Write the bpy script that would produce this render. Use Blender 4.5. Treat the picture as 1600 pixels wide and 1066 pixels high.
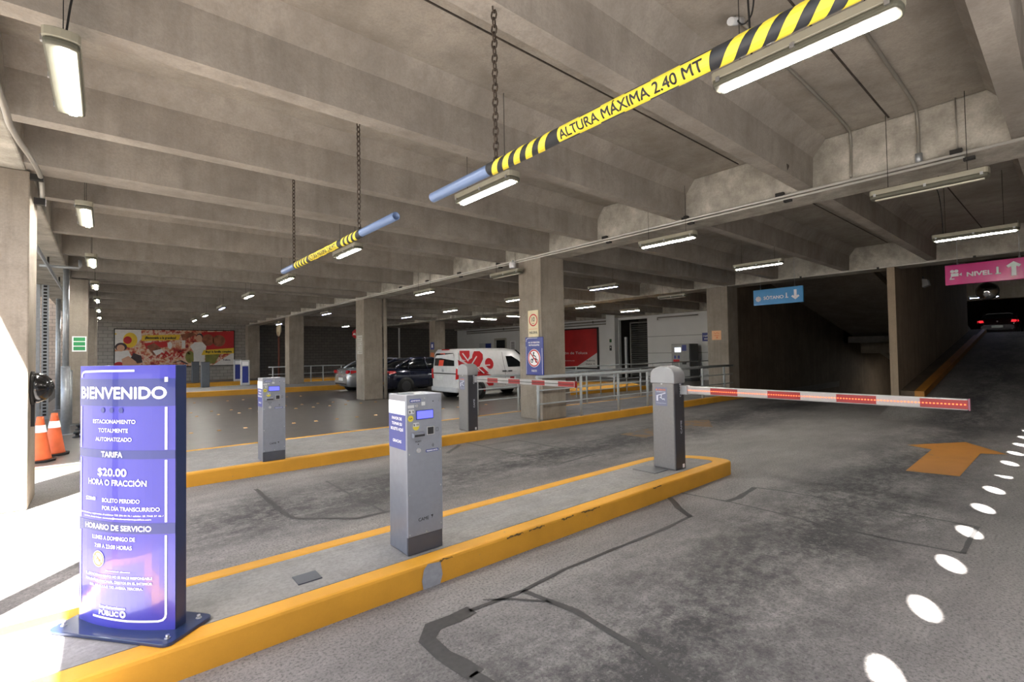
import bpy, bmesh, math, random
from mathutils import Vector, Matrix

# ------------------------------------------------------------------ clear
for o in list(bpy.data.objects):
    bpy.data.objects.remove(o, do_unlink=True)
SC = bpy.context.scene
COL = SC.collection
random.seed(7)

# ------------------------------------------------------------------ camera
# world: +X runs along the entry lanes, +Y runs across them, Z up, metres
YAW, PITCH, ROLL, FPX = math.radians(40.25), math.radians(1.43), math.radians(-0.926), 751.0
fw = Vector((math.sin(YAW) * math.cos(PITCH), math.cos(YAW) * math.cos(PITCH), math.sin(PITCH)))
rt = Vector((math.cos(YAW), -math.sin(YAW), 0))
up = rt.cross(fw)
r2 = rt * math.cos(ROLL) + up * math.sin(ROLL)
u2 = -rt * math.sin(ROLL) + up * math.cos(ROLL)
cd = bpy.data.cameras.new('camera')
cd.sensor_width = 36.0
cd.lens = FPX / 1600.0 * 36.0
cd.clip_start, cd.clip_end = 0.05, 400
cam = bpy.data.objects.new('camera', cd)
COL.objects.link(cam)
cam.matrix_world = Matrix(((r2.x, u2.x, -fw.x, 0.0), (r2.y, u2.y, -fw.y, 0.0),
                           (r2.z, u2.z, -fw.z, 1.57), (0, 0, 0, 1)))
SC.camera = cam

# ------------------------------------------------------------------ sky, sun, exposure
SUN_DIR = Vector((0.357, 0.45, -1.0)).normalized()      # direction in which the light travels
W = bpy.data.worlds.new('sky')
SC.world = W
W.use_nodes = True
wn = W.node_tree
wn.nodes.clear()
wo = wn.nodes.new('ShaderNodeOutputWorld')
wb = wn.nodes.new('ShaderNodeBackground')
ws = wn.nodes.new('ShaderNodeTexSky')
ws.sky_type = 'NISHITA'
ws.sun_disc = False
ws.sun_elevation = math.radians(60)
ws.sun_rotation = math.atan2(-SUN_DIR.x, -SUN_DIR.y)
ws.air_density, ws.dust_density, ws.ozone_density = 1.0, 3.0, 0.6
wb.inputs['Strength'].default_value = 0.30
wn.links.new(ws.outputs[0], wb.inputs['Color'])
wn.links.new(wb.outputs[0], wo.inputs['Surface'])
sd = bpy.data.lights.new('sun', 'SUN')
sd.energy = 30.0
sd.angle = math.radians(0.53)
sd.color = (1.0, 0.965, 0.915)
sun = bpy.data.objects.new('sun', sd)
COL.objects.link(sun)
sun.rotation_euler = SUN_DIR.to_track_quat('-Z', 'Y').to_euler()
sun.location = (-10, -12, 25)
SC.view_settings.view_transform = 'Standard'
SC.view_settings.look = 'None'
SC.view_settings.gamma = 1.0
SC.view_settings.use_curve_mapping = False
SC.view_settings.exposure = 1.36
SC.cycles.use_denoising = True
SC.cycles.max_bounces = 12
SC.cycles.diffuse_bounces = 6
SC.cycles.sample_clamp_indirect = 8.0

# ------------------------------------------------------------------ colour + material helpers
def lin(c):
    return tuple(((v / 255.0) / 12.92 if v / 255.0 <= 0.04045 else ((v / 255.0 + 0.055) / 1.055) ** 2.4) for v in c)

MATS = {}

def newmat(name):
    m = bpy.data.materials.new(name)
    m.use_nodes = True
    nt = m.node_tree
    b = nt.nodes['Principled BSDF']
    MATS[name] = m
    return m, nt, b

def plain(name, rgb, rough=0.5, metal=0.0, emit=0.0, coat=0.0, var=0.06, scale=8.0, emit_rgb=None, spec=0.5):
    """a painted / moulded surface with a little procedural unevenness"""
    m, nt, b = newmat(name)
    c = lin(rgb)
    geo = nt.nodes.new('ShaderNodeNewGeometry')
    n = nt.nodes.new('ShaderNodeTexNoise')
    n.inputs['Scale'].default_value = scale
    n.inputs['Detail'].default_value = 4
    nt.links.new(geo.outputs['Position'], n.inputs['Vector'])
    r = nt.nodes.new('ShaderNodeValToRGB')
    r.color_ramp.elements[0].position = 0.3
    r.color_ramp.elements[1].position = 0.7
    r.color_ramp.elements[0].color = tuple(max(0, v * (1 - var)) for v in c) + (1,)
    r.color_ramp.elements[1].color = tuple(min(1, v * (1 + var)) for v in c) + (1,)
    nt.links.new(n.outputs['Fac'], r.inputs['Fac'])
    nt.links.new(r.outputs['Color'], b.inputs['Base Color'])
    b.inputs['Roughness'].default_value = rough
    b.inputs['Metallic'].default_value = metal
    b.inputs['Specular IOR Level'].default_value = spec
    b.inputs['Coat Weight'].default_value = coat
    if emit:
        b.inputs['Emission Color'].default_value = lin(emit_rgb or rgb) + (1,)
        b.inputs['Emission Strength'].default_value = emit
    return m

def math_node(nt, op, a=None, bb=None, clamp=False):
    n = nt.nodes.new('ShaderNodeMath')
    n.operation = op
    n.use_clamp = clamp
    for i, v in ((0, a), (1, bb)):
        if v is None:
            continue
        if isinstance(v, (int, float)):
            n.inputs[i].default_value = v
        else:
            nt.links.new(v, n.inputs[i])
    return n.outputs[0]

def mixc(nt, fac, a, b):
    n = nt.nodes.new('ShaderNodeMix')
    n.data_type = 'RGBA'
    for sock, v in ((n.inputs[0], fac), (n.inputs[6], a), (n.inputs[7], b)):
        if isinstance(v, (int, float)):
            sock.default_value = v
        elif isinstance(v, tuple):
            sock.default_value = v + (1,) if len(v) == 3 else v
        else:
            nt.links.new(v, sock)
    return n.outputs[2]

def noise(nt, vec, scale, detail=5, rough=0.6, stretch=None):
    if stretch:
        mp = nt.nodes.new('ShaderNodeMapping')
        mp.inputs['Scale'].default_value = stretch
        nt.links.new(vec, mp.inputs['Vector'])
        vec = mp.outputs[0]
    n = nt.nodes.new('ShaderNodeTexNoise')
    n.inputs['Scale'].default_value = scale
    n.inputs['Detail'].default_value = detail
    n.inputs['Roughness'].default_value = rough
    nt.links.new(vec, n.inputs['Vector'])
    return n.outputs['Fac']

def ramp(nt, fac, stops):
    r = nt.nodes.new('ShaderNodeValToRGB')
    e = r.color_ramp.elements
    while len(e) < len(stops):
        e.new(0.5)
    for el, (p, c) in zip(e, stops):
        el.position = p
        el.color = (c, c, c, 1) if isinstance(c, (int, float)) else tuple(c) + (1,)
    nt.links.new(fac, r.inputs['Fac'])
    return r.outputs['Color']

def bump(nt, b, h, strength, dist=0.02):
    n = nt.nodes.new('ShaderNodeBump')
    n.inputs['Strength'].default_value = strength
    n.inputs['Distance'].default_value = dist
    nt.links.new(h, n.inputs['Height'])
    nt.links.new(n.outputs[0], b.inputs['Normal'])

def concrete(name, rgb_a, rgb_b, rough=0.85, scale=1.3, stretch=(5, 5, 0.5), streak=0.5, grain=0.25):
    """cast concrete: cloudy tone, shuttering streaks, fine grain"""
    m, nt, b = newmat(name)
    geo = nt.nodes.new('ShaderNodeNewGeometry')
    P = geo.outputs['Position']
    cloud = noise(nt, P, scale, 6, 0.65)
    col = mixc(nt, ramp(nt, cloud, ((0.32, 0.0), (0.68, 1.0))), lin(rgb_a), lin(rgb_b))
    st = noise(nt, P, 1.6, 4, 0.6, stretch)
    dark = tuple(v * 0.72 for v in lin(rgb_a))
    f = math_node(nt, 'MULTIPLY', ramp(nt, st, ((0.48, 0.0), (0.75, 1.0))), streak)
    col = mixc(nt, f, col, dark)
    bl = noise(nt, P, 5.5, 9, 0.78)
    col = mixc(nt, math_node(nt, 'MULTIPLY', ramp(nt, bl, ((0.50, 0.0), (0.66, 1.0))), 0.35), col, dark)
    gr = noise(nt, P, 45, 3, 0.7)
    col = mixc(nt, math_node(nt, 'MULTIPLY', ramp(nt, gr, ((0.35, 1.0), (0.6, 0.0))), grain), col, dark)
    nt.links.new(col, b.inputs['Base Color'])
    b.inputs['Roughness'].default_value = rough
    b.inputs['Specular IOR Level'].default_value = 0.25
    bump(nt, b, gr, 0.25, 0.01)
    return m

def blockwork(name, rgb_a, rgb_b, mortar, bw=0.4, bh=0.2):
    """far block walls whose courses are only a few pixels tall"""
    m, nt, b = newmat(name)
    geo = nt.nodes.new('ShaderNodeNewGeometry')
    sep = nt.nodes.new('ShaderNodeSeparateXYZ')
    nt.links.new(geo.outputs['Position'], sep.inputs[0])
    cmb = nt.nodes.new('ShaderNodeCombineXYZ')
    s = math_node(nt, 'ADD', sep.outputs[0], sep.outputs[1])
    nt.links.new(s, cmb.inputs[0])
    nt.links.new(sep.outputs[2], cmb.inputs[1])
    br = nt.nodes.new('ShaderNodeTexBrick')
    br.inputs['Scale'].default_value = 1.0
    br.inputs['Brick Width'].default_value = bw
    br.inputs['Row Height'].default_value = bh
    br.inputs['Mortar Size'].default_value = 0.014
    br.inputs['Color1'].default_value = lin(rgb_a) + (1,)
    br.inputs['Color2'].default_value = lin(rgb_b) + (1,)
    br.inputs['Mortar'].default_value = lin(mortar) + (1,)
    nt.links.new(cmb.outputs[0], br.inputs['Vector'])
    n = noise(nt, geo.outputs['Position'], 0.8, 5)
    col = mixc(nt, math_node(nt, 'MULTIPLY', n, 0.35), br.outputs['Color'], tuple(v * 0.5 for v in lin(rgb_a)))
    nt.links.new(col, b.inputs['Base Color'])
    b.inputs['Roughness'].default_value = 0.9
    bump(nt, b, br.outputs['Fac'], -0.4, 0.01)
    return m

def floor_mat(name):
    """trowelled road concrete: tyre-dark lane middles, stains, a polished far lane"""
    m, nt, b = newmat(name)
    geo = nt.nodes.new('ShaderNodeNewGeometry')
    P = geo.outputs['Position']
    sep = nt.nodes.new('ShaderNodeSeparateXYZ')
    nt.links.new(P, sep.inputs[0])
    X, Y = sep.outputs[0], sep.outputs[1]
    big = noise(nt, P, 1.0, 8, 0.72, (0.6, 1.3, 1.0))
    mid = noise(nt, P, 2.6, 6, 0.7)
    fine = noise(nt, P, 60, 3, 0.7)
    col = mixc(nt, ramp(nt, big, ((0.3, 0.0), (0.7, 1.0))), lin((114, 110, 108)), lin((146, 142, 139)))
    # oil darkened middles of the two entry lanes
    def band(cy, hw):
        d = math_node(nt, 'ABSOLUTE', math_node(nt, 'SUBTRACT', Y, cy))
        d = math_node(nt, 'SUBTRACT', 1.0, math_node(nt, 'DIVIDE', d, hw), True)
        return d
    lanes = math_node(nt, 'MAXIMUM', band(1.5, 1.15), band(5.3, 1.4))
    fmid = noise(nt, P, 9, 8, 0.8)
    oil = math_node(nt, 'MULTIPLY', ramp(nt, fmid, ((0.40, 0.0), (0.60, 1.0))), lanes)
    oil2 = math_node(nt, 'MULTIPLY', ramp(nt, big, ((0.35, 1.0), (0.6, 0.0))), lanes)
    oil = math_node(nt, 'ADD', math_node(nt, 'MULTIPLY', oil, 0.75), math_node(nt, 'MULTIPLY', oil2, 1.0), True)
    col = mixc(nt, oil, col, lin((58, 57, 58)))
    pits = ramp(nt, fine, ((0.36, 1.0), (0.52, 0.0)))
    col = mixc(nt, math_node(nt, 'MULTIPLY', pits, 0.62), col, lin((60, 58, 58)))
    lite = ramp(nt, noise(nt, P, 34, 4, 0.75), ((0.55, 0.0), (0.72, 1.0)))
    col = mixc(nt, math_node(nt, 'MULTIPLY', lite, 0.35), col, lin((172, 168, 164)))
    far = math_node(nt, 'GREATER_THAN', Y, 8.95)
    deep = math_node(nt, 'GREATER_THAN', X, 7.0)
    far_c = mixc(nt, ramp(nt, mid, ((0.3, 0.0), (0.7, 1.0))), lin((80, 76, 71)), lin((98, 93, 87)))
    col = mixc(nt, math_node(nt, 'MULTIPLY', far, 0.85), col, far_c)
    nt.links.new(col, b.inputs['Base Color'])
    rgh = math_node(nt, 'SUBTRACT', 0.78, math_node(nt, 'MULTIPLY', far, 0.42))
    rgh = math_node(nt, 'SUBTRACT', rgh, math_node(nt, 'MULTIPLY', oil, 0.12))
    nt.links.new(rgh, b.inputs['Roughness'])
    b.inputs['Specular IOR Level'].default_value = 0.4
    h = math_node(nt, 'MULTIPLY', fine, math_node(nt, 'SUBTRACT', 1.0, math_node(nt, 'MULTIPLY', far, 0.9)))
    bump(nt, b, h, 0.5, 0.008)
    return m

def paint(name, rgb, under, wear=0.45, scale=7.0, rough=0.6):
    """brushed traffic paint, scuffed and chipped through to the concrete"""
    m, nt, b = newmat(name)
    geo = nt.nodes.new('ShaderNodeNewGeometry')
    P = geo.outputs['Position']
    n1 = noise(nt, P, scale, 8, 0.75)
    n2 = noise(nt, P, 1.7, 4, 0.6)
    c = lin(rgb)
    col = mixc(nt, ramp(nt, n2, ((0.3, 0.0), (0.7, 1.0))), tuple(v * 0.86 for v in c), tuple(min(1, v * 1.1) for v in c))
    chips = ramp(nt, n1, ((wear - 0.16, 1.0), (wear - 0.12, 0.0)))
    col = mixc(nt, chips, col, lin(under))
    gr = noise(nt, P, 70, 2, 0.6)
    col = mixc(nt, math_node(nt, 'MULTIPLY', gr, 0.18), col, tuple(v * 0.55 for v in c))
    nt.links.new(col, b.inputs['Base Color'])
    b.inputs['Roughness'].default_value = rough
    bump(nt, b, gr, 0.12, 0.004)
    return m

M_CEIL = concrete('ceiling_concrete', (140, 133, 124), (174, 167, 157), stretch=(3, 3, 0.6), streak=0.35)
M_JOIST = concrete('joist_concrete', (140, 133, 125), (171, 164, 155), stretch=(4, 4, 0.35), streak=0.45)
M_GIRD = concrete('girder_plaster', (146, 141, 131), (206, 200, 189), scale=2.6, streak=0.55, stretch=(1.5, 1.5, 1.2))
M_COLM = concrete('column_concrete', (136, 127, 116), (166, 156, 144), streak=0.5, stretch=(7, 7, 0.4))
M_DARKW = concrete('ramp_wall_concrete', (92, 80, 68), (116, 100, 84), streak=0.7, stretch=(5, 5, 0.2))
M_PAVE = concrete('island_pavement', (134, 132, 132), (158, 155, 154), scale=3.0, streak=0.35, stretch=(2, 20, 2), grain=0.5)
M_FLOOR = floor_mat('road_concrete')
M_OUT = concrete('yard_concrete', (84, 82, 78), (98, 95, 90), scale=0.5)
M_ASPH = concrete('street_asphalt', (82, 82, 84), (98, 97, 98), scale=0.5)
M_BLOCK = blockwork('grey_block', (172, 167, 160), (158, 153, 147), (126, 122, 118))
M_BLOCKSHADE = blockwork('shaded_block', (116, 111, 106), (104, 100, 96), (82, 79, 77))  # darker copy of the grey block, shade put into its colour
M_BLOCKT = blockwork('tan_block', (224, 206, 190), (212, 194, 178), (170, 156, 144))
M_WHITEW = plain('white_wall_paint', (226, 226, 226), 0.8, var=0.03, scale=1.5)
M_KERB = paint('kerb_yellow_paint', (216, 156, 46), (120, 116, 110), 0.45, 6.0)
M_KERBD = paint('worn_yellow_paint', (176, 116, 38), (96, 92, 90), 0.5, 4.0)
M_TAR = plain('tar_seal', (54, 53, 53), 0.55, var=0.2, scale=30)
M_GALV = plain('galvanised_steel', (172, 176, 180), 0.45, 0.6, var=0.1, scale=14)
M_RAIL = plain('grey_rail_paint', (176, 180, 182), 0.5, 0.1)
M_COND = plain('conduit_steel', (150, 146, 138), 0.4, 0.4)
M_CONDL = plain('conduit_bright_steel', (206, 203, 196), 0.35, 0.3)
M_BLACK = plain('black_rubber', (26, 26, 27), 0.6)
M_DKMET = plain('dark_bracket_steel', (44, 42, 40), 0.55, 0.5)
M_CHAIN = plain('rusty_chain_steel', (78, 68, 60), 0.6, 0.6, var=0.25, scale=60)
M_WHITE = plain('white_print', (246, 246, 248), 0.45, var=0.01)

# ------------------------------------------------------------------ mesh helpers
OFF = {}
STUFF = {'lettering', 'print', 'caption', 'printed_marks', 'sticker_lettering', 'notice_lettering', 'warning_lettering', 'warning_figure', 'maker_lettering',
         'corner_lettering', 'door_lettering', 'led_strip', 'motorcycle_symbol', 'icon_ring', 'print_area', 'chain', 'red_ring'}

class MB:
    def __init__(s):
        s.v, s.f, s.sm = [], [], []

    def add(s, verts, faces, smooth=False):
        k = len(s.v)
        s.v += [Vector(p) for p in verts]
        for f in faces:
            s.f.append([k + i for i in f])
            s.sm.append(smooth)
        return s

    def box(s, x0, x1, y0, y1, z0, z1):
        return s.add([(x0, y0, z0), (x1, y0, z0), (x1, y1, z0), (x0, y1, z0), (x0, y0, z1), (x1, y0, z1), (x1, y1, z1), (x0, y1, z1)],
                     [(3, 2, 1, 0), (4, 5, 6, 7), (0, 1, 5, 4), (1, 2, 6, 5), (2, 3, 7, 6), (3, 0, 4, 7)])

    def poly(s, pts):
        return s.add(pts, [tuple(range(len(pts)))])

    def prism(s, pts, vec, smooth=False):
        n = len(pts)
        vec = Vector(vec)
        a = [Vector(p) for p in pts]
        s.add(a + [p + vec for p in a], [tuple(range(n))[::-1], tuple(range(n, 2 * n))])
        k = len(s.v) - 2 * n
        for i in range(n):
            j = (i + 1) % n
            s.f.append([k + i, k + j, k + n + j, k + n + i])
            s.sm.append(smooth)
        return s

    def cyl(s, p0, p1, r, n=12, r1=None, caps=True):
        p0, p1 = Vector(p0), Vector(p1)
        r1 = r if r1 is None else r1
        d = (p1 - p0).normalized()
        a = d.cross(Vector((0, 0, 1)) if abs(d.z) < 0.9 else Vector((1, 0, 0))).normalized()
        b = d.cross(a)
        ring = lambda p, rr: [p + (a * math.cos(t) + b * math.sin(t)) * rr for t in [2 * math.pi * i / n for i in range(n)]]
        s.add(ring(p0, r) + ring(p1, r1), [(i, (i + 1) % n, n + (i + 1) % n, n + i) for i in range(n)], True)
        if caps:
            k = len(s.v) - 2 * n
            s.f.append([k + i for i in range(n)][::-1]); s.sm.append(False)
            s.f.append([k + n + i for i in range(n)]); s.sm.append(False)
        return s

    def tube(s, pts, r, n=8):
        pts = [Vector(p) for p in pts]
        k = len(s.v)
        a = None
        for i, p in enumerate(pts):
            d = (pts[min(i + 1, len(pts) - 1)] - pts[max(i - 1, 0)]).normalized()
            if a is None:
                a = d.cross(Vector((0, 0, 1)) if abs(d.z) < 0.9 else Vector((1, 0, 0))).normalized()
            else:
                a = (a - d * a.dot(d)).normalized()
            b = d.cross(a)
            s.v += [p + (a * math.cos(2 * math.pi * j / n) + b * math.sin(2 * math.pi * j / n)) * r for j in range(n)]
        for i in range(len(pts) - 1):
            for j in range(n):
                s.f.append([k + i * n + j, k + i * n + (j + 1) % n, k + (i + 1) * n + (j + 1) % n, k + (i + 1) * n + j])
                s.sm.append(True)
        s.f.append([k + j for j in range(n)]); s.sm.append(False)
        e = k + (len(pts) - 1) * n
        s.f.append([e + j for j in range(n)]); s.sm.append(False)
        return s

    def lathe(s, c, prof, n=20, axis='Z'):
        """prof: (radius, height) pairs"""
        c = Vector(c)
        k = len(s.v)
        for r, h in prof:
            for j in range(n):
                t = 2 * math.pi * j / n
                p = {'Z': (r * math.cos(t), r * math.sin(t), h), 'X': (h, r * math.cos(t), r * math.sin(t)), 'Y': (r * math.cos(t), h, r * math.sin(t))}[axis]
                s.v.append(c + Vector(p))
        for i in range(len(prof) - 1):
            for j in range(n):
                s.f.append([k + i * n + j, k + i * n + (j + 1) % n, k + (i + 1) * n + (j + 1) % n, k + (i + 1) * n + j])
                s.sm.append(True)
        for i in (0, len(prof) - 1):
            if prof[i][0] > 1e-4:
                s.f.append([k + i * n + j for j in range(n)]); s.sm.append(False)
        return s

    def loft(s, rings, smooth=True, caps=True):
        n = len(rings[0])
        k = len(s.v)
        for r in rings:
            s.v += [Vector(p) for p in r]
        for i in range(len(rings) - 1):
            for j in range(n):
                s.f.append([k + i * n + j, k + i * n + (j + 1) % n, k + (i + 1) * n + (j + 1) % n, k + (i + 1) * n + j])
                s.sm.append(smooth)
        if caps:
            s.f.append([k + j for j in range(n)][::-1]); s.sm.append(False)
            e = k + (len(rings) - 1) * n
            s.f.append([e + j for j in range(n)]); s.sm.append(False)
        return s

    def torus(s, c, R, r, ax, ay, stretch=1.0, n=10, m=5):
        """link: ring in the plane of ax, ay, stretched along ay"""
        c, ax, ay = Vector(c), Vector(ax), Vector(ay)
        az = ax.cross(ay)
        k = len(s.v)
        for i in range(n):
            t = 2 * math.pi * i / n
            d = ax * math.cos(t) + ay * math.sin(t)
            p = c + ax * math.cos(t) * R + ay * math.sin(t) * R * stretch
            for j in range(m):
                q = 2 * math.pi * j / m
                s.v.append(p + (d * math.cos(q) + az * math.sin(q)) * r)
        for i in range(n):
            for j in range(m):
                s.f.append([k + i * m + j, k + ((i + 1) % n) * m + j, k + ((i + 1) % n) * m + (j + 1) % m, k + i * m + (j + 1) % m])
                s.sm.append(True)
        return s

    def build(s, name, mat, parent=None, bevel=0.0, recalc=True, seg=2):
        off = OFF[parent.name] if parent is not None else None
        if off is None:
            xs = [p.x for p in s.v]; ys = [p.y for p in s.v]; zs = [p.z for p in s.v]
            off = Vector(((min(xs) + max(xs)) / 2, (min(ys) + max(ys)) / 2, min(zs)))
            loc = off
        else:
            loc = Vector((0, 0, 0))
        me = bpy.data.meshes.new(name)
        me.from_pydata([p - off for p in s.v], [], s.f)
        me.polygons.foreach_set('use_smooth', s.sm)
        if recalc:
            bm = bmesh.new()
            bm.from_mesh(me)
            bmesh.ops.recalc_face_normals(bm, faces=bm.faces)
            bm.to_mesh(me)
            bm.free()
        me.materials.append(mat)
        me.update()
        o = bpy.data.objects.new(name, me)
        COL.objects.link(o)
        o.location = loc
        if parent is not None:
            o.parent = parent
        OFF[o.name] = off
        if name in STUFF:
            o['kind'] = 'stuff'
        if bevel:
            md = o.modifiers.new('bevel', 'BEVEL')
            md.width = bevel
            md.segments = seg
            md.limit_method = 'ANGLE'
            md.angle_limit = math.radians(40)
        return o

LABELS = {}

def tag(o, label, cat, group=None):
    o['label'] = label
    o['category'] = cat
    if group:
        o['group'] = group
    return o

def thing(name, loc, label, cat, group=None):
    o = bpy.data.objects.new(name, None)
    o.empty_display_size = 0.1
    COL.objects.link(o)
    o.location = loc
    OFF[o.name] = Vector(loc)
    return tag(o, label, cat, group)

def struct(o):
    o['kind'] = 'structure'
    return o

def dup(root, d, label, group=None, rotz=0.0):
    """copy a thing together with its parts and their sub-parts, moved by d"""
    def cp(o, par):
        c = o.copy()
        COL.objects.link(c)
        if par is not None:
            c.parent = par
        for ch in o.children:
            cp(ch, c)
        return c
    r = cp(root, None)
    r.location = root.location + Vector(d)
    r.rotation_euler.z += rotz
    OFF[r.name] = Vector(r.location)
    r['label'] = label
    if group:
        r['group'] = group
    return r

# ------------------------------------------------------------------ flat print helpers: draw on a surface given by fn(u, v)
def plane_fn(o, ru, rv):
    o, ru, rv = Vector(o), Vector(ru), Vector(rv)
    return lambda u, v: o + ru * u + rv * v

def d_rect(mb, fn, u0, u1, v0, v1, nu=1, nv=1):
    vs = [fn(u0 + (u1 - u0) * i / nu, v0 + (v1 - v0) * j / nv) for j in range(nv + 1) for i in range(nu + 1)]
    w = nu + 1
    return mb.add(vs, [(j * w + i, j * w + i + 1, (j + 1) * w + i + 1, (j + 1) * w + i) for j in range(nv) for i in range(nu)])

def d_disc(mb, fn, cu, cv, r, n=24, ry=None):
    ry = ry or r
    return mb.poly([fn(cu + r * math.cos(2 * math.pi * i / n), cv + ry * math.sin(2 * math.pi * i / n)) for i in range(n)])

def d_ring(mb, fn, cu, cv, r0, r1, n=28):
    vs = []
    for i in range(n):
        t = 2 * math.pi * i / n
        vs += [fn(cu + r0 * math.cos(t), cv + r0 * math.sin(t)), fn(cu + r1 * math.cos(t), cv + r1 * math.sin(t))]
    return mb.add(vs, [(2 * i, 2 * i + 1, (2 * i + 3) % (2 * n), (2 * i + 2) % (2 * n)) for i in range(n)])

def d_stroke(mb, fn, pts, w, jitter=0.0, step=0.0):
    """a strip of width w along a polyline in (u, v)"""
    if step:
        q = []
        for a, b in zip(pts[:-1], pts[1:]):
            a, b = Vector(a), Vector(b)
            k = max(1, int((b - a).length / step))
            q += [a + (b - a) * i / k for i in range(k)]
        pts = q + [Vector(pts[-1])]
    n = len(pts)
    L, Rr = [], []
    for i in range(n):
        a = Vector(pts[max(i - 1, 0)]); b = Vector(pts[min(i + 1, n - 1)])
        d = (b - a).normalized()
        if 0 < i < n - 1:
            d1 = (Vector(pts[i]) - a).normalized(); d2 = (b - Vector(pts[i])).normalized()
            k = 1.0 / max(0.5, math.sqrt(max(0.05, (1 + d1.dot(d2)) / 2)))
        else:
            k = 1.0
        nrm = Vector((-d.y, d.x)) * (w / 2) * k
        j1 = 1 + random.uniform(-jitter, jitter); j2 = 1 + random.uniform(-jitter, jitter)
        p = Vector(pts[i])
        L.append(p + nrm * j1); Rr.append(p - nrm * j2)
    vs = [fn(*p) for p in L] + [fn(*p) for p in Rr]
    return mb.add(vs, [(i, i + 1, n + i + 1, n + i) for i in range(n - 1)])

def d_poly(mb, fn, pts):
    return mb.poly([fn(*p) for p in pts])

def d_text(mb, fn, s, u, v, h, align='CENTER', bold=0.0, width=None, cuts=0):
    """lettering: cap height h, baseline at v; width squeezes the line to fit"""
    cu = bpy.data.curves.new('lettering', 'FONT')
    cu.body = s
    cu.size = 1.0
    cu.resolution_u = 4
    cu.fill_mode = 'FRONT'
    ob = bpy.data.objects.new('lettering', cu)
    me = bpy.data.meshes.new_from_object(ob)
    if cuts:      # level cuts so that the letters can follow a round surface
        bm = bmesh.new()
        bm.from_mesh(me)
        for i in range(cuts):
            bmesh.ops.bisect_plane(bm, geom=bm.verts[:] + bm.edges[:] + bm.faces[:], plane_co=(0, -0.1 + 1.1 * i / cuts, 0), plane_no=(0, 1, 0))
        bm.to_mesh(me)
        bm.free()
    vs = [p.co.copy() for p in me.vertices]
    fs = [tuple(p.vertices) for p in me.polygons]
    bpy.data.objects.remove(ob)
    bpy.data.curves.remove(cu)
    bpy.data.meshes.remove(me)
    if not vs:
        return mb
    x0 = min(p.x for p in vs); x1 = max(p.x for p in vs)
    k = h / 0.73
    kx = k if width is None else width / max(1e-6, (x1 - x0))
    wd = (x1 - x0) * kx
    o = {'CENTER': -wd / 2, 'LEFT': 0.0, 'RIGHT': -wd}[align]
    b = bold * k * 0.8
    c0 = fn(u, v)
    nrm = (fn(u + 0.001, v) - c0).cross(fn(u, v + 0.001) - c0)
    nrm = nrm.normalized() if nrm.length > 0 else Vector((0, 0, 0))
    lay = ((-b, 0), (b, 0), (0, b), (0, -b)) if b else ((0, 0),)
    for i, (dx, dy) in enumerate(lay):
        lift = nrm * ((i - (len(lay) - 1) / 2) * 0.0003)
        mb.add([fn(u + o + dx + (p.x - x0) * kx, v + dy + p.y * k) + lift for p in vs], fs)
    return mb

def soft_curve(pts, n=6):
    """Catmull-Rom through 3-D points"""
    P = [Vector(p) for p in pts]
    out = []
    for i in range(len(P) - 1):
        a, b, c, d = P[max(i - 1, 0)], P[i], P[i + 1], P[min(i + 2, len(P) - 1)]
        for j in range(n):
            t = j / n
            out.append(0.5 * ((2 * b) + (c - a) * t + (2 * a - 5 * b + 4 * c - d) * t * t + (3 * b - a - 3 * c + d) * t ** 3))
    out.append(P[-1])
    return out

ORD = ['nearest', 'second', 'third', 'fourth', 'fifth', 'sixth', 'seventh', 'eighth', 'ninth', 'tenth', 'eleventh', 'twelfth']

# ================================================================== THE SETTING
KH = 0.167                       # kerb height
ROWS = (7.2, 16.16, 25.12, 34.1)  # column rows (front faces)
COLX = (-1.4, 6.9, 15.2)

# ------------------------------------------------------------------ floor
mb = MB()
mb.box(-1.6, 17.0, -3.0, 36.5, -0.25, 0.0)
mb.box(17.0, 26.5, 7.4, 36.5, -0.25, 0.0)
floor = struct(mb.build('floor', M_FLOOR))
fl = plane_fn((0, 0, 0.003), (1, 0, 0), (0, 1, 0))

def densify(pts, step=0.12):
    out = []
    for a, b in zip(pts[:-1], pts[1:]):
        a, b = Vector(a), Vector(b)
        n = max(1, int((b - a).length / step))
        out += [a + (b - a) * i / n for i in range(n)]
    return out + [Vector(pts[-1])]

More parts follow.
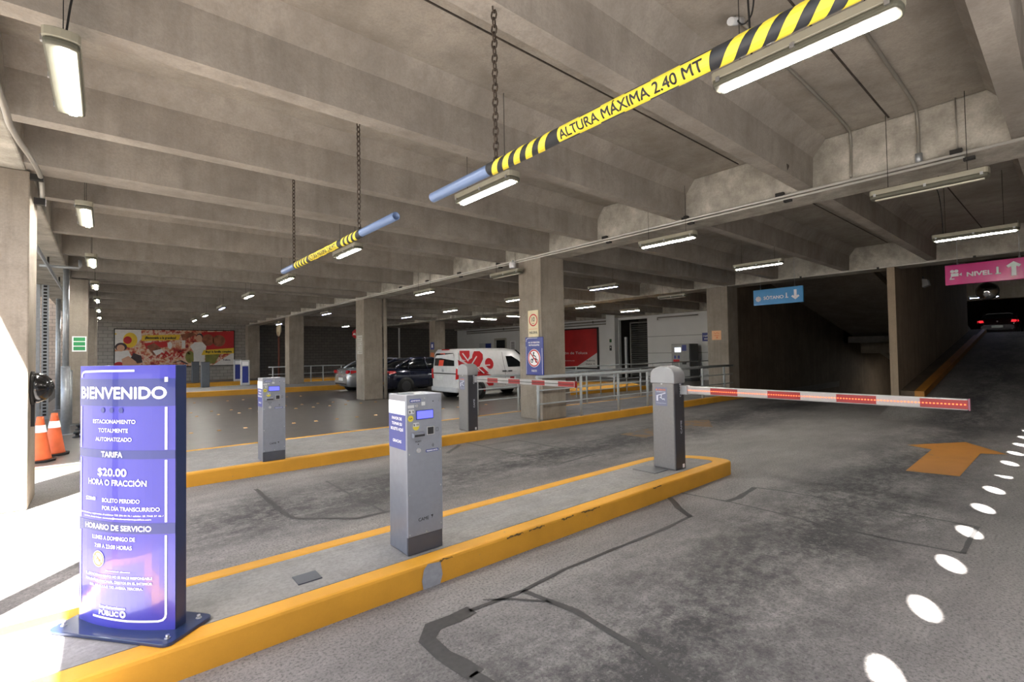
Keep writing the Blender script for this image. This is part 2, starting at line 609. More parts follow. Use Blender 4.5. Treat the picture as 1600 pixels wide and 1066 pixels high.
for pts, w in (
        ([(4.60, 2.88), (4.36, 2.63), (4.22, 2.42)], 0.07),
        ([(4.24, 2.42), (3.82, 2.41), (3.48, 2.42), (2.55, 2.45), (2.11, 2.42), (1.7, 2.45)], 0.035),
        ([(1.72, 2.46), (1.45, 2.45), (1.36, 2.36), (1.36, 2.19), (1.38, 1.95)], 0.10),
        ([(1.38, 1.97), (1.41, 1.8), (1.42, 1.2), (1.42, 0.6)], 0.05),
        ([(2.11, 2.42), (2.18, 2.02), (2.15, 1.58), (2.08, 1.27), (2.06, 0.6)], 0.045),
        ([(1.84, 2.50), (1.99, 2.38), (2.14, 2.2)], 0.02),
        ([(4.84, 2.88), (4.91, 2.4), (4.91, 2.0), (4.87, 1.55), (4.89, 1.0), (4.96, 0.6)], 0.03),
        ([(4.93, 2.4), (5.12, 2.38), (5.62, 2.43)], 0.055),
        ([(5.62, 2.43), (5.70, 2.18), (5.72, 1.81), (5.75, 1.18), (5.76, 0.6)], 0.025),
        ([(4.96, 0.62), (5.76, 0.62)], 0.03),
        ([(4.87, 7.05), (4.88, 5.89), (4.88, 4.8)], 0.04),
        ([(4.13, 6.5), (4.67, 6.96)], 0.07),
        ([(4.88, 6.6), (5.65, 6.59)], 0.035),
        ([(5.65, 6.59), (5.69, 5.77), (5.72, 4.84), (4.9, 4.78)], 0.035),
        ([(1.37, 6.37), (1.37, 5.27), (1.40, 4.97), (1.86, 4.55), (2.6, 4.5)], 0.05),
        ([(2.12, 6.16), (2.12, 5.15), (2.14, 4.55)], 0.03)):
    m_ = MB()
    d_stroke(m_, fl, densify(pts), w, 0.3)
    m_.build('tar_seam', M_TAR, floor, recalc=False)

# the worn direction arrow and the faint remains of older ones
m_ = MB()
fl2 = plane_fn((0, 0, 0.004), (1, 0, 0), (0, 1, 0))
d_poly(m_, fl2, [(7.72, 1.47), (7.83, 0.98), (9.69, 0.98), (9.86, 0.72), (10.68, 1.25), (9.76, 1.83), (9.58, 1.50)])
tag(m_.build('road_arrow', M_KERBD, None, recalc=False), 'faded yellow straight arrow painted on the right lane before the ramp', 'road arrow')
M_GHOST = paint('ghost_paint', (122, 98, 70), (96, 93, 92), 0.62, 3.0, 0.75)
m_ = MB()
d_poly(m_, fl2, [(7.4, 5.65), (7.45, 5.1), (9.3, 5.15), (9.4, 4.85), (10.3, 5.4), (9.5, 6.0), (9.4, 5.7)])
tag(m_.build('road_arrow', M_GHOST, None, recalc=False), 'almost worn away orange arrow on the middle lane between the two barriers', 'road arrow')

# ------------------------------------------------------------------ ramps
mb = MB()
RS = 0.143
mb.prism([(13.2, -1.8, 0.002), (28.0, -1.8, 2.10), (60, -1.8, 2.10), (60, -1.8, 1.8), (28.0, -1.8, 1.8), (14.2, -1.8, -0.1)], (0, 4.78, 0))
ramp_up = struct(mb.build('floor_ramp_up', M_FLOOR))
struct(MB().box(28.0, 60, 2.98, 7.5, 1.8, 2.1).build('floor_upper', M_FLOOR))
mb = MB()
mb.prism([(15.4, 2.62, 0.31 + 0.15), (28.0, 2.62, 2.10 + 0.15), (28.0, 2.62, 2.0), (15.4, 2.62, 0.2)], (0, 0.36, 0))
mb.build('ramp_kerb', M_DARKW, ramp_up)
mb = MB()
mb.prism([(15.35, 2.50, 0.31 + 0.155), (28.05, 2.50, 2.10 + 0.155), (28.05, 2.50, 2.0), (15.35, 2.50, 0.2)], (0, 0.19, 0))
mb.build('ramp_kerb_edge', M_KERBD, ramp_up)
mb = MB()
mb.prism([(17, 3.14, 0), (36, 3.14, -3.57), (50, 3.14, -3.57), (50, 3.14, -3.9), (36, 3.14, -3.9), (17, 3.14, -0.25)], (0, 4.26, 0))
struct(mb.build('floor_ramp_down', M_FLOOR))

# ------------------------------------------------------------------ outdoor yard
mb = MB()
mb.box(-60, -1.6, -60, 80, -0.25, -0.004)
struct(mb.build('floor_yard', M_OUT))
struct(MB().box(-1.6, 60, -60, -3.0, -0.25, -0.004).build('floor_street', M_ASPH))

# ------------------------------------------------------------------ ceiling: slab, girders, joists
mb = MB()
mb.box(-1.4, 15.9, -1.05, 36.5, 4.22, 4.5)
mb.box(15.9, 26.5, 7.4, 36.5, 4.22, 4.5)
ceiling = struct(mb.build('ceiling', M_CEIL))
for gx in (-1.4, 6.95, 15.2):
    mb = MB().box(gx, gx + (0.75 if gx < 0 else 0.65 if gx < 8 else 0.7), -1.05, 36.4, 3.60, 4.22)
    mb.build('girder', M_GIRD, ceiling, bevel=0.02)
mb = MB().box(23.5, 24.1, 7.4, 36.4, 3.60, 4.22)
mb.build('girder', M_GIRD, ceiling, bevel=0.02)

def joist_mesh(x0, w, zb=3.64):
    m_ = MB()
    h = w / 2
    prof = [(-h, zb), (h, zb), (h + 0.015, 4.02), (h + 0.17, 4.225), (-h - 0.17, 4.225), (-h - 0.015, 4.02)]
    m_.prism([(x0, y, z) for y, z in prof], (7.6, 0, 0))
    return m_
JY = [0.30, 2.25, 4.02, 5.80, 8.47, 10.63, 12.78, 14.93, 17.05, 19.2, 21.35, 23.45, 25.6, 27.7, 29.8, 31.9, 34.0]
proto = {}
for bay, x0 in enumerate((-0.65, 7.6, 15.9)):
    for y in JY:
        if bay == 2 and y < 7.6:
            continue
        if 'n' not in proto:
            o = joist_mesh(-0.65, 0.17).build('joist', M_JOIST, ceiling)
            proto['n'] = o
        else:
            o = proto['n'].copy()
            COL.objects.link(o)
        o.location = (x0 + 0.65, y, 0)
    for y in (7.18, 16.2, 25.2):
        if bay == 2 and y < 7.6:
            continue
        if 'w' not in proto:
            o = joist_mesh(-0.65, 0.40, 3.62).build('tie_beam', M_JOIST, ceiling)
            proto['w'] = o
        else:
            o = proto['w'].copy()
            COL.objects.link(o)
        o.location = (x0 + 0.65, y, 0)
M_JOINT = plain('joint_brown', (58, 50, 44), 0.9, var=0.5, scale=25)
# dark brown strips along the joints between the precast ceiling units
for y in (3.08, 1.35, 6.55, 9.5, 11.7):
    for x0 in (-0.6, 7.65):
        m_ = MB().box(x0, x0 + 7.5, y - 0.008, y + 0.008, 4.214, 4.222)
        m_.build('slab_joint', M_JOINT, ceiling)

# added unseen sheet with a row of oval openings, shaped to cast the sun spots
mb = MB()
hx = [2.86 + 0.9 * k - 0.357 * 4.25 for k in range(12)]
hy, hr = 0.65 - 0.45 * 4.25, (0.165, 0.062)
cw, ch = 0.45, 0.2
for cx in hx:
    n = 40
    vs, fs = [], []
    for i in range(n):
        t = 2 * math.pi * (i + 0.5) / n
        c, s = math.cos(t), math.sin(t)
        q = t - math.radians(20)
        rad = hr[0] * hr[1] / math.hypot(hr[1] * math.cos(q), hr[0] * math.sin(q))
        vs.append((cx + rad * c, hy + rad * s, 4.25))
        k = min(cw / max(1e-6, abs(c)), ch / max(1e-6, abs(s)))
        vs.append((cx + k * c, hy + k * s, 4.25))
    for i in range(n):
        a, b = 2 * i, 2 * ((i + 1) % n)
        fs.append((a, a + 1, b + 1, b))
    mb.add(vs, fs)
    for sx in (-1, 1):
        for sy in (-1, 1):
            # close the corner left between the two neighbouring outer points
            ts = [2 * math.pi * (i + 0.5) / n for i in range(n)]
            q = [(cw / max(1e-6, abs(math.cos(t))), ch / max(1e-6, abs(math.sin(t))), t) for t in ts if math.cos(t) * sx > 0 and math.sin(t) * sy > 0]
            side = [(cx + min(a, b) * math.cos(t), hy + min(a, b) * math.sin(t), 4.25) for a, b, t in q]
            onx = [p for p in side if abs(abs(p[0] - cx) - cw) < 1e-4]
            ony = [p for p in side if abs(abs(p[1] - hy) - ch) < 1e-4]
            if onx and ony:
                p1 = max(onx, key=lambda p: abs(p[1] - hy))
                p2 = max(ony, key=lambda p: abs(p[0] - cx))
                mb.poly([p1, (cx + sx * cw, hy + sy * ch, 4.25), p2])
xa, xb = hx[0] - cw, hx[-1] + cw
for (x0, x1, y0, y1) in ((-1.4, xa, -2.9, -1.0), (xb, 60, -2.9, -1.0), (xa, xb, -2.9, hy - ch), (xa, xb, hy + ch, -1.0)):
    mb.add([(x0, y0, 4.25), (x1, y0, 4.25), (x1, y1, 4.25), (x0, y1, 4.25)], [(0, 1, 2, 3)])
struct(mb.build('ceiling_spot_sheet', M_GALV, recalc=False))

# ------------------------------------------------------------------ walls
struct(MB().box(-60, 60, -16, -15, 0, 15).build('wall_sky_block', M_BLOCK))  # unseen wall, added to block sky light from the street side
struct(MB().box(-1.4, 7.6, 34.9, 35.2, 0, 4.22).build('wall_back', M_BLOCK))
struct(MB().box(7.6, 26.0, 35.6, 35.9, 0, 4.22).build('wall_back_right', M_BLOCKSHADE))
struct(MB().box(-14, -1.5, 36.0, 36.3, 0, 5.5).build('wall_back_left', M_BLOCKT))
struct(MB().box(-9.0, -1.42, 7.75, 36.3, 5.0, 5.15).build('ceiling_yard_shade', M_GALV))  # added roof, sized to shade the left yard, its wall and columns
mb = MB()
mb.box(23.8, 24.0, 18.05, 35.6, 0, 4.22)
mb.box(23.8, 24.0, 7.6, 16.05, 0, 4.22)
mb.box(23.8, 24.0, 16.05, 18.05, 3.45, 4.22)
wall_white = struct(mb.build('wall_right', M_WHITEW))
for z in (1.42, 2.36):
    MB().box(23.785, 23.8, 7.6, 16.05, z, z + 0.03).build('wall_joint', plain('joint_grey', (150, 150, 150), 0.8) if 'joint_grey' not in MATS else MATS['joint_grey'], wall_white)
MB().box(23.45, 23.8, 18.1, 18.75, 0, 4.22).build('pilaster', M_WHITEW, wall_white)
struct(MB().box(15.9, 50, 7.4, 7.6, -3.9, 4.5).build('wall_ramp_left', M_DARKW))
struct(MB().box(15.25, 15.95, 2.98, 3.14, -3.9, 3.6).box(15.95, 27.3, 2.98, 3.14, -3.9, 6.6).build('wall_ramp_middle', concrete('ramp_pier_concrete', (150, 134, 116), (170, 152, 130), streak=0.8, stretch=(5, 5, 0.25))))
struct(MB().box(3.8, 60, -2.2, -2.0, 0, 4.2).box(12, 60, -2.2, -2.0, 4.2, 7.0).build('wall_shade_right', M_DARKW))  # unseen wall, added and lengthened to darken the ramp and right lanes
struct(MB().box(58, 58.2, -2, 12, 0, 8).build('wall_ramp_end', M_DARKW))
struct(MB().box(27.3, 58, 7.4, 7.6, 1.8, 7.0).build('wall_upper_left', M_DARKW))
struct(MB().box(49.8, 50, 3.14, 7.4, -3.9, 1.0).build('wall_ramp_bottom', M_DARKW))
# sloping soffit over the ramp down and its beams
sz = lambda x: 3.51 - 0.188 * (x - 21.55)
mb = MB()
mb.prism([(15.9, 3.14, sz(15.9)), (40, 3.14, sz(40)), (40, 3.14, sz(40) + 0.3), (15.9, 3.14, sz(15.9) + 0.3)], (0, 4.26, 0))
soffit = struct(mb.build('ceiling_ramp_down', M_COLM))
mb = MB()
mb.prism([(15.9, 4.1, sz(15.9) - 0.22), (34, 4.1, sz(34) - 0.22), (34, 4.1, sz(34)), (15.9, 4.1, sz(15.9))], (0, 0.3, 0))
mb.build('soffit_beam', M_COLM, soffit)
MB().box(30.1, 30.4, 3.14, 7.4, 1.26, 2.0).build('soffit_drop', M_COLM, soffit)
struct(MB().box(12.5, 60, -2.9, 8.5, 6.6, 6.8).build('ceiling_sun_cover', M_GALV))  # added cover that stops sun leaking in over the ramps
# ceiling over the ramp up
mb = MB()
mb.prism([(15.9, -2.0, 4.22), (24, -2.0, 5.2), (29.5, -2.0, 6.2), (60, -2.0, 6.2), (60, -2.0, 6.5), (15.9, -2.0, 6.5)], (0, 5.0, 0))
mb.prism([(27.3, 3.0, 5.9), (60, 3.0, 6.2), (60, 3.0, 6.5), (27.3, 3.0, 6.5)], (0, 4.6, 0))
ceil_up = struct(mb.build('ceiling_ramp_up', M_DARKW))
MB().box(40.0, 40.6, -2.0, 7.4, 4.3, 6.2).build('beam', M_COLM, ceil_up)

# ------------------------------------------------------------------ columns
names = {-1.4: 'left edge row', 6.9: 'middle row', 15.2: 'right row'}
def column(x, y, label, w=0.7, z0=0.0):
    m_ = MB().box(x, x + w, y, y + 0.7, z0, 3.60)
    o = m_.build('concrete_column', M_COLM, bevel=0.015)
    return tag(o, label, 'column', 'square concrete columns')
column(-1.32, 7.2, 'square concrete column at the left edge, partly in white sunlight')
column(-0.74, 16.16, 'square concrete column carrying the green notice beside the steel posts', 0.41)
column(-0.95, 25.12, 'distant concrete column at the left edge behind the green notice column')
column(6.9, 7.2, 'tall concrete column in the railing with the no motorcycles sign', z0=KH)
column(6.9, 16.16, 'concrete column with a white perforated notice, left of the dark blue car')
column(6.9, 25.12, 'concrete column behind the ticket machine, on the far yellow island', z0=0.21)
column(6.9, 34.1, 'farthest concrete column at the right end of the big mural', z0=0.2)
column(15.2, 7.25, 'concrete column with a small orange notice beside the dark ramp', z0=KH)
column(15.2, 25.12, 'distant concrete column behind the dark blue car with small blue sign')
column(15.2, 16.16, 'concrete column hidden behind the one with the no motorcycles sign')

# ------------------------------------------------------------------ traffic islands
def island(label, out, inn, z=KH, bev=0.02):
    """out: outer kerb outline, inn: outline of the grey pavement inside"""
    cx = sum(p[0] for p in out) / len(out); cy = sum(p[1] for p in out) / len(out)
    t = thing('traffic_island', (cx, cy, 0), label, 'traffic island')
    n = len(out)
    m_ = MB()
    vs = [(x, y, 0) for x, y in out] + [(x, y, z) for x, y in out] + [(x, y, z) for x, y in inn] + [(x, y, z - 0.03) for x, y in inn]
    fs = []
    for i in range(n):
        j = (i + 1) % n
        fs += [(i, j, n + j, n + i), (n + i, n + j, 2 * n + j, 2 * n + i), (2 * n + i, 2 * n + j, 3 * n + j, 3 * n + i)]
    m_.add(vs, fs)
    m_.build('kerb', M_KERB, t, bevel=bev)
    m_ = MB()
    m_.prism([(x, y, 0.0) for x, y in inn], (0, 0, z - 0.004))
    m_.build('pavement', M_PAVE, t)
    return t

def arc(cx, cy, rx, ry, a0, a1, n=8):
    return [(cx + rx * math.cos(math.radians(a0 + (a1 - a0) * i / n)), cy + ry * math.sin(math.radians(a0 + (a1 - a0) * i / n))) for i in range(n + 1)]
outA = [(-1.1, 3.73), (-1.1, 2.88)] + arc(5.98, 3.0, 0.12, 0.12, -90, 0, 4) + arc(5.35, 3.0, 0.75, 0.73, 8, 90, 9)
innA = [(-0.96, 3.59), (-0.96, 3.03)] + arc(5.80, 3.12, 0.09, 0.09, -90, 0, 4) + arc(5.30, 3.1, 0.58, 0.50, 8, 90, 9)
islA = island('long front traffic island with yellow kerb under the blue welcome sign', outA, innA)
outB = [(0.05, 8.85), (0.05, 7.05), (15.9, 7.05), (15.9, 8.85)]
innB = [(0.17, 8.73), (0.17, 7.17), (15.8, 7.17), (15.8, 8.73)]
islB = island('second traffic island with yellow kerb carrying the middle column and railings', outB, innB)
outC = [(-0.2, 26.9), (-0.2, 23.3), (8.4, 22.3), (9.6, 22.3), (10.5, 26.9)]
innC = [(-0.0, 26.7), (-0.0, 23.5), (8.4, 22.55), (9.4, 22.55), (10.3, 26.7)]
islC = island('far raised island with thick yellow kerb in front of the mural', outC, innC, 0.21)
outD = [(-0.5, 34.8), (-0.5, 31.0), (14.0, 31.0), (14.0, 34.8)]
innD = [(-0.4, 34.7), (-0.4, 31.9), (13.9, 31.9), (13.9, 34.7)]
islD = island('farthest yellow edged pavement along the foot of the mural wall', outD, innD, 0.2)
mb = MB()
mb.prism([(12.9, 12.0, 0), (16.75, 11.4, 0), (18.2, 13.4, 0), (17.0, 15.9, 0)], (0, 0, 0.16))
tag(mb.build('pavement_ramp', M_KERB, bevel=0.02), 'wide yellow painted kerb platform behind the railings near the white wall', 'kerb')
m_ = MB()
d_stroke(m_, fl2, densify([(-1.2, 9.8), (0.3, 9.85)], 0.3), 0.09)
tag(m_.build('road_line', M_KERB, None, recalc=False), 'short yellow painted line by the orange cones', 'road line')
# chipped and cement-patched places on the front kerb
M_PATCH = plain('bare_cement', (150, 152, 158), 0.85, var=0.12, scale=25)
M_CHIP = plain('dark_chip', (108, 88, 52), 0.9, var=0.3, scale=40)
kf = plane_fn((0, 2.874, 0), (1, 0, 0), (0, 0, 1))
m_ = MB()
d_poly(m_, kf, [(1.625, 0.0), (1.755, 0.0), (1.775, 0.06), (1.76, 0.15), (1.66, 0.16), (1.63, 0.13), (1.615, 0.06)])
m_.build('cement_patch', M_PATCH, islA, recalc=False)
for xs in ((1.75, 1.86), (2.35, 2.52), (2.58, 2.75), (2.95, 3.1), (3.2, 3.45), (4.3, 4.45)):
    m_ = MB()
    d_stroke(m_, kf, [(xs[0] + (xs[1] - xs[0]) * i / 10, KH - 0.012 + random.uniform(-0.006, 0.004)) for i in range(11)], 0.011, 0.9)
    m_.build('kerb_chip', M_CHIP, islA, recalc=False)

# ================================================================== THE WELCOME SIGN
M_SIGN = plain('sign_violet_print', (62, 60, 164), 0.22, var=0.03, scale=3, coat=0.4)
M_SIGN2 = plain('sign_navy_band', (42, 51, 124), 0.25, var=0.03, coat=0.4)
M_SIGNB = plain('sign_navy_case', (36, 50, 86), 0.3, var=0.05, coat=0.3)
M_ORANGE = plain('notice_orange_print', (222, 128, 84), 0.5)
M_REDP = plain('red_print', (196, 38, 46), 0.45)
M_BLK = plain('black_print', (30, 30, 34), 0.5)
M_STEEL = plain('bolt_steel', (190, 192, 196), 0.3, 0.9)

SO = Vector((-0.10, 3.51, KH + 0.018))
SE = Vector((0.28, 3.03, KH + 0.018))
SU = (SE - SO).normalized()
SN = Vector((-SU.y * -1, SU.x * -1, 0))
SN = Vector((SU.y, -SU.x, 0))            # outward normal, towards the driver
SW, SH, SAG = (SE - SO).length, 1.352, 0.045

def sign_fn(lift):
    def f(u, v):            # u 0..1 across, v 0..1 from the top
        b = SAG * (1 - (2 * u - 1) ** 2) + lift
        return SO + SU * (u * SW) + SN * b + Vector((0, 0, SH * (1 - v)))
    return f

sg = thing('welcome_sign', (0.1, 3.27, KH), 'tall blue welcome sign board with parking prices on a steel foot plate', 'sign')
m_ = MB()
NU = 16
ring = []
front = [SO + SU * (SW * i / NU) + SN * (SAG * (1 - (2 * i / NU - 1) ** 2)) for i in range(NU + 1)]
back = [SE - SN * 0.065, SO - SN * 0.065]
m_.prism(front + back, (0, 0, SH))
m_.build('case', M_SIGNB, sg, bevel=0.004)
m_ = MB()
d_rect(m_, sign_fn(0.002), 0.0, 1.0, 0.0, 1.0, 16, 1)
m_.build('face', M_SIGN, sg, recalc=False)
for v0, v1 in ((0.052, 0.156), (0.325, 0.357), (0.600, 0.640)):
    m_ = MB()
    d_rect(m_, sign_fn(0.0032), 0.0, 1.0, v0, v1, 16, 1)
    m_.build('band', M_SIGN2, sg, recalc=False)

F4 = sign_fn(0.0045)
def srow(mb, s, u, v, h, align='CENTER', bold=0.02, width=None):
    """v: middle of the line as a fraction from the top, h: cap height in metres, width as a fraction"""
    fn = lambda a, b: F4(a, v + (h / 2 - b) / SH)
    w = None if width is None else width
    # d_text works in (u, v): scale u to a fraction of the width
    fn2 = lambda a, b: fn(u + (a) / SW, b)
    return d_text(mb, fn2, s, 0.0, 0.0, h, align, bold, None if w is None else w * SW)

m_ = MB()
srow(m_, 'BIENVENIDO', 0.48, 0.104, 0.062, bold=0.045, width=0.90)
srow(m_, 'ESTACIONAMIENTO', 0.44, 0.215, 0.021, bold=0.016, width=0.46)
srow(m_, 'TOTALMENTE', 0.44, 0.249, 0.021, bold=0.016, width=0.32)
srow(m_, 'AUTOMATIZADO', 0.44, 0.283, 0.021, bold=0.016, width=0.39)
srow(m_, 'TARIFA', 0.43, 0.341, 0.029, bold=0.04, width=0.23)
srow(m_, '$20.00', 0.43, 0.409, 0.040, bold=0.04, width=0.31)
srow(m_, 'HORA O FRACCIÓN', 0.46, 0.449, 0.030, bold=0.035, width=0.62)
srow(m_, '$250.00', 0.18, 0.515, 0.019, bold=0.016, width=0.13)
srow(m_, 'BOLETO PERDIDO', 0.33, 0.517, 0.021, 'LEFT', 0.016, 0.38)
srow(m_, 'POR DÍA TRANSCURRIDO', 0.33, 0.547, 0.021, 'LEFT', 0.016, 0.55)
srow(m_, 'Comentarios y sugerencias al teléfono: 722 276 04 76 / celular: 55 7948 37 46 /', 0.47, 0.572, 0.0085, bold=0.01, width=0.88)
srow(m_, 'correo electrónico: contacto@estacionamientopublico.com', 0.45, 0.585, 0.0085, bold=0.01, width=0.72)
srow(m_, 'HORARIO DE SERVICIO', 0.46, 0.620, 0.028, bold=0.035, width=0.70)
srow(m_, 'LUNES A DOMINGO DE', 0.44, 0.661, 0.021, bold=0.016, width=0.46)
srow(m_, '7:00 A 23:00 HORAS', 0.44, 0.693, 0.021, bold=0.016, width=0.40)
srow(m_, 'No introducir alimentos', 0.50, 0.785, 0.007, bold=0.01, width=0.25)
srow(m_, 'EL ESTACIONAMIENTO NO SE HACE RESPONSABLE', 0.47, 0.806, 0.0125, bold=0.02, width=0.70)
srow(m_, 'POR DAÑOS PARCIALES, OBJETOS EN EL INTERIOR', 0.47, 0.826, 0.0125, bold=0.02, width=0.70)
srow(m_, 'DEL VEHÍCULO Y/O AVERÍA TERCERA.', 0.46, 0.846, 0.0125, bold=0.02, width=0.56)
srow(m_, 'Estacionamiento', 0.44, 0.922, 0.016, bold=0.02, width=0.28)
srow(m_, 'PÚBLIC', 0.405, 0.945, 0.025, bold=0.05, width=0.215)
m_.build('lettering', M_WHITE, sg, recalc=False)
m_ = MB()
asp = SW / SH
d_ring(m_, lambda u, v: F4(0.555 + u / SW, 0.945 + v / SH), 0, 0, 0.008, 0.018, 20)
m_.build('logo_ring', M_WHITE, sg, recalc=False)
def line(pts, w=0.0105):
    m_ = MB()
    d_stroke(m_, lambda a, b: F4(a / SW, b / SH), [(u * SW, v * SH) for u, v in pts], w, 0.0, 0.03)
    m_.build('border_line', M_WHITE, sg, recalc=False)
line([(0.035, 0.046), (0.04, 0.034), (0.055, 0.027), (0.08, 0.0235), (0.15, 0.022), (0.4, 0.020), (0.66, 0.020)])
line([(0.93, 0.046), (0.93, 0.064)], 0.016)
for u, w in ((0.03, 0.008), (0.93, 0.0115)):
    line([(u, 0.160), (u, 0.322)], w)
    line([(u, 0.361), (u, 0.596)], w)
line([(0.03, 0.645), (0.03, 0.80), (0.03, 0.935)], 0.008)
line([(0.93, 0.645), (0.93, 0.94), (0.925, 0.952), (0.905, 0.962), (0.87, 0.966), (0.6, 0.968), (0.22, 0.964)], 0.0105)
for k in (-1, 0, 1):
    m_ = MB()
    d_disc(m_, lambda u, v: F4(0.43 + k * 0.10 + u / SW, 0.172 + v / SH), 0, 0, 0.014, 18)
    m_.build('dot', M_SIGN2, sg, recalc=False)
m_ = MB()
ICO = lambda l: (lambda u, v: sign_fn(l)(0.285 + u / SW, 0.745 - v / SH))
d_disc(m_, ICO(0.0045), 0, 0, 0.042, 28)
ic = m_.build('prohibition_icon', M_WHITE, sg, recalc=False)
m_ = MB()
d_ring(m_, ICO(0.0056), 0, 0, 0.031, 0.0385, 28)
d_stroke(m_, ICO(0.0056), [(-0.023, 0.023), (0.023, -0.023)], 0.006)
d_stroke(m_, ICO(0.0056), [(-0.018, -0.004), (-0.004, 0.002), (0.012, -0.004), (0.019, -0.008)], 0.007)
d_stroke(m_, ICO(0.0056), [(-0.004, 0.012), (0.002, 0.002), (0.006, -0.014)], 0.006)
m_.build('icon_ring', M_ORANGE, ic, recalc=False)
# foot plate with rounded corners and anchor bolts
bx, by = SU, Vector((-SN.x, -SN.y, 0))
P0 = Vector((-0.23, 3.475, KH))
bl, bd, rr = 0.745, 0.285, 0.04
pts = []
for cu, cv, a0 in ((rr, rr, 180), (bl - rr, rr, 270), (bl - rr, bd - rr, 0), (rr, bd - rr, 90)):
    for i in range(6):
        t = math.radians(a0 + 90 * i / 5)
        pts.append(P0 + bx * (cu + rr * math.cos(t)) + by * (cv + rr * math.sin(t)))
m_ = MB().prism(pts, (0, 0, 0.018))
m_.build('foot_plate', M_SIGNB, sg, bevel=0.004)
for cu, cv in ((0.05, 0.05), (bl - 0.05, 0.05), (bl - 0.05, bd - 0.05), (0.05, bd - 0.05)):
    p = P0 + bx * cu + by * cv + Vector((0, 0, 0.018))
    m_ = MB().cyl(p, p + Vector((0, 0, 0.004)), 0.014, 14).cyl(p + Vector((0, 0, 0.004)), p + Vector((0, 0, 0.018)), 0.009, 6)
    m_.build('anchor_bolt', M_STEEL, sg)

# ================================================================== TICKET MACHINES
M_TM = plain('brushed_aluminium_paint', (134, 138, 148), 0.34, 0.5, var=0.05, scale=20)
M_TMF = plain('front_plate_grey', (140, 144, 154), 0.42, 0.3, var=0.04, scale=30)
M_TMB = plain('plinth_grey', (78, 81, 90), 0.5, 0.2)
M_LCD = plain('lcd_blue_glow', (92, 96, 236), 0.3, emit=0.55, emit_rgb=(96, 100, 245))
M_DK = plain('dark_plastic', (34, 35, 38), 0.4)
M_YEL = plain('sticker_yellow', (206, 190, 60), 0.5)
M_STK = plain('sticker_grey', (196, 198, 200), 0.5)
M_NAVY = plain('navy_print', (48, 62, 140), 0.35)
M_GOLD = plain('poster_gold', (238, 196, 120), 0.35)

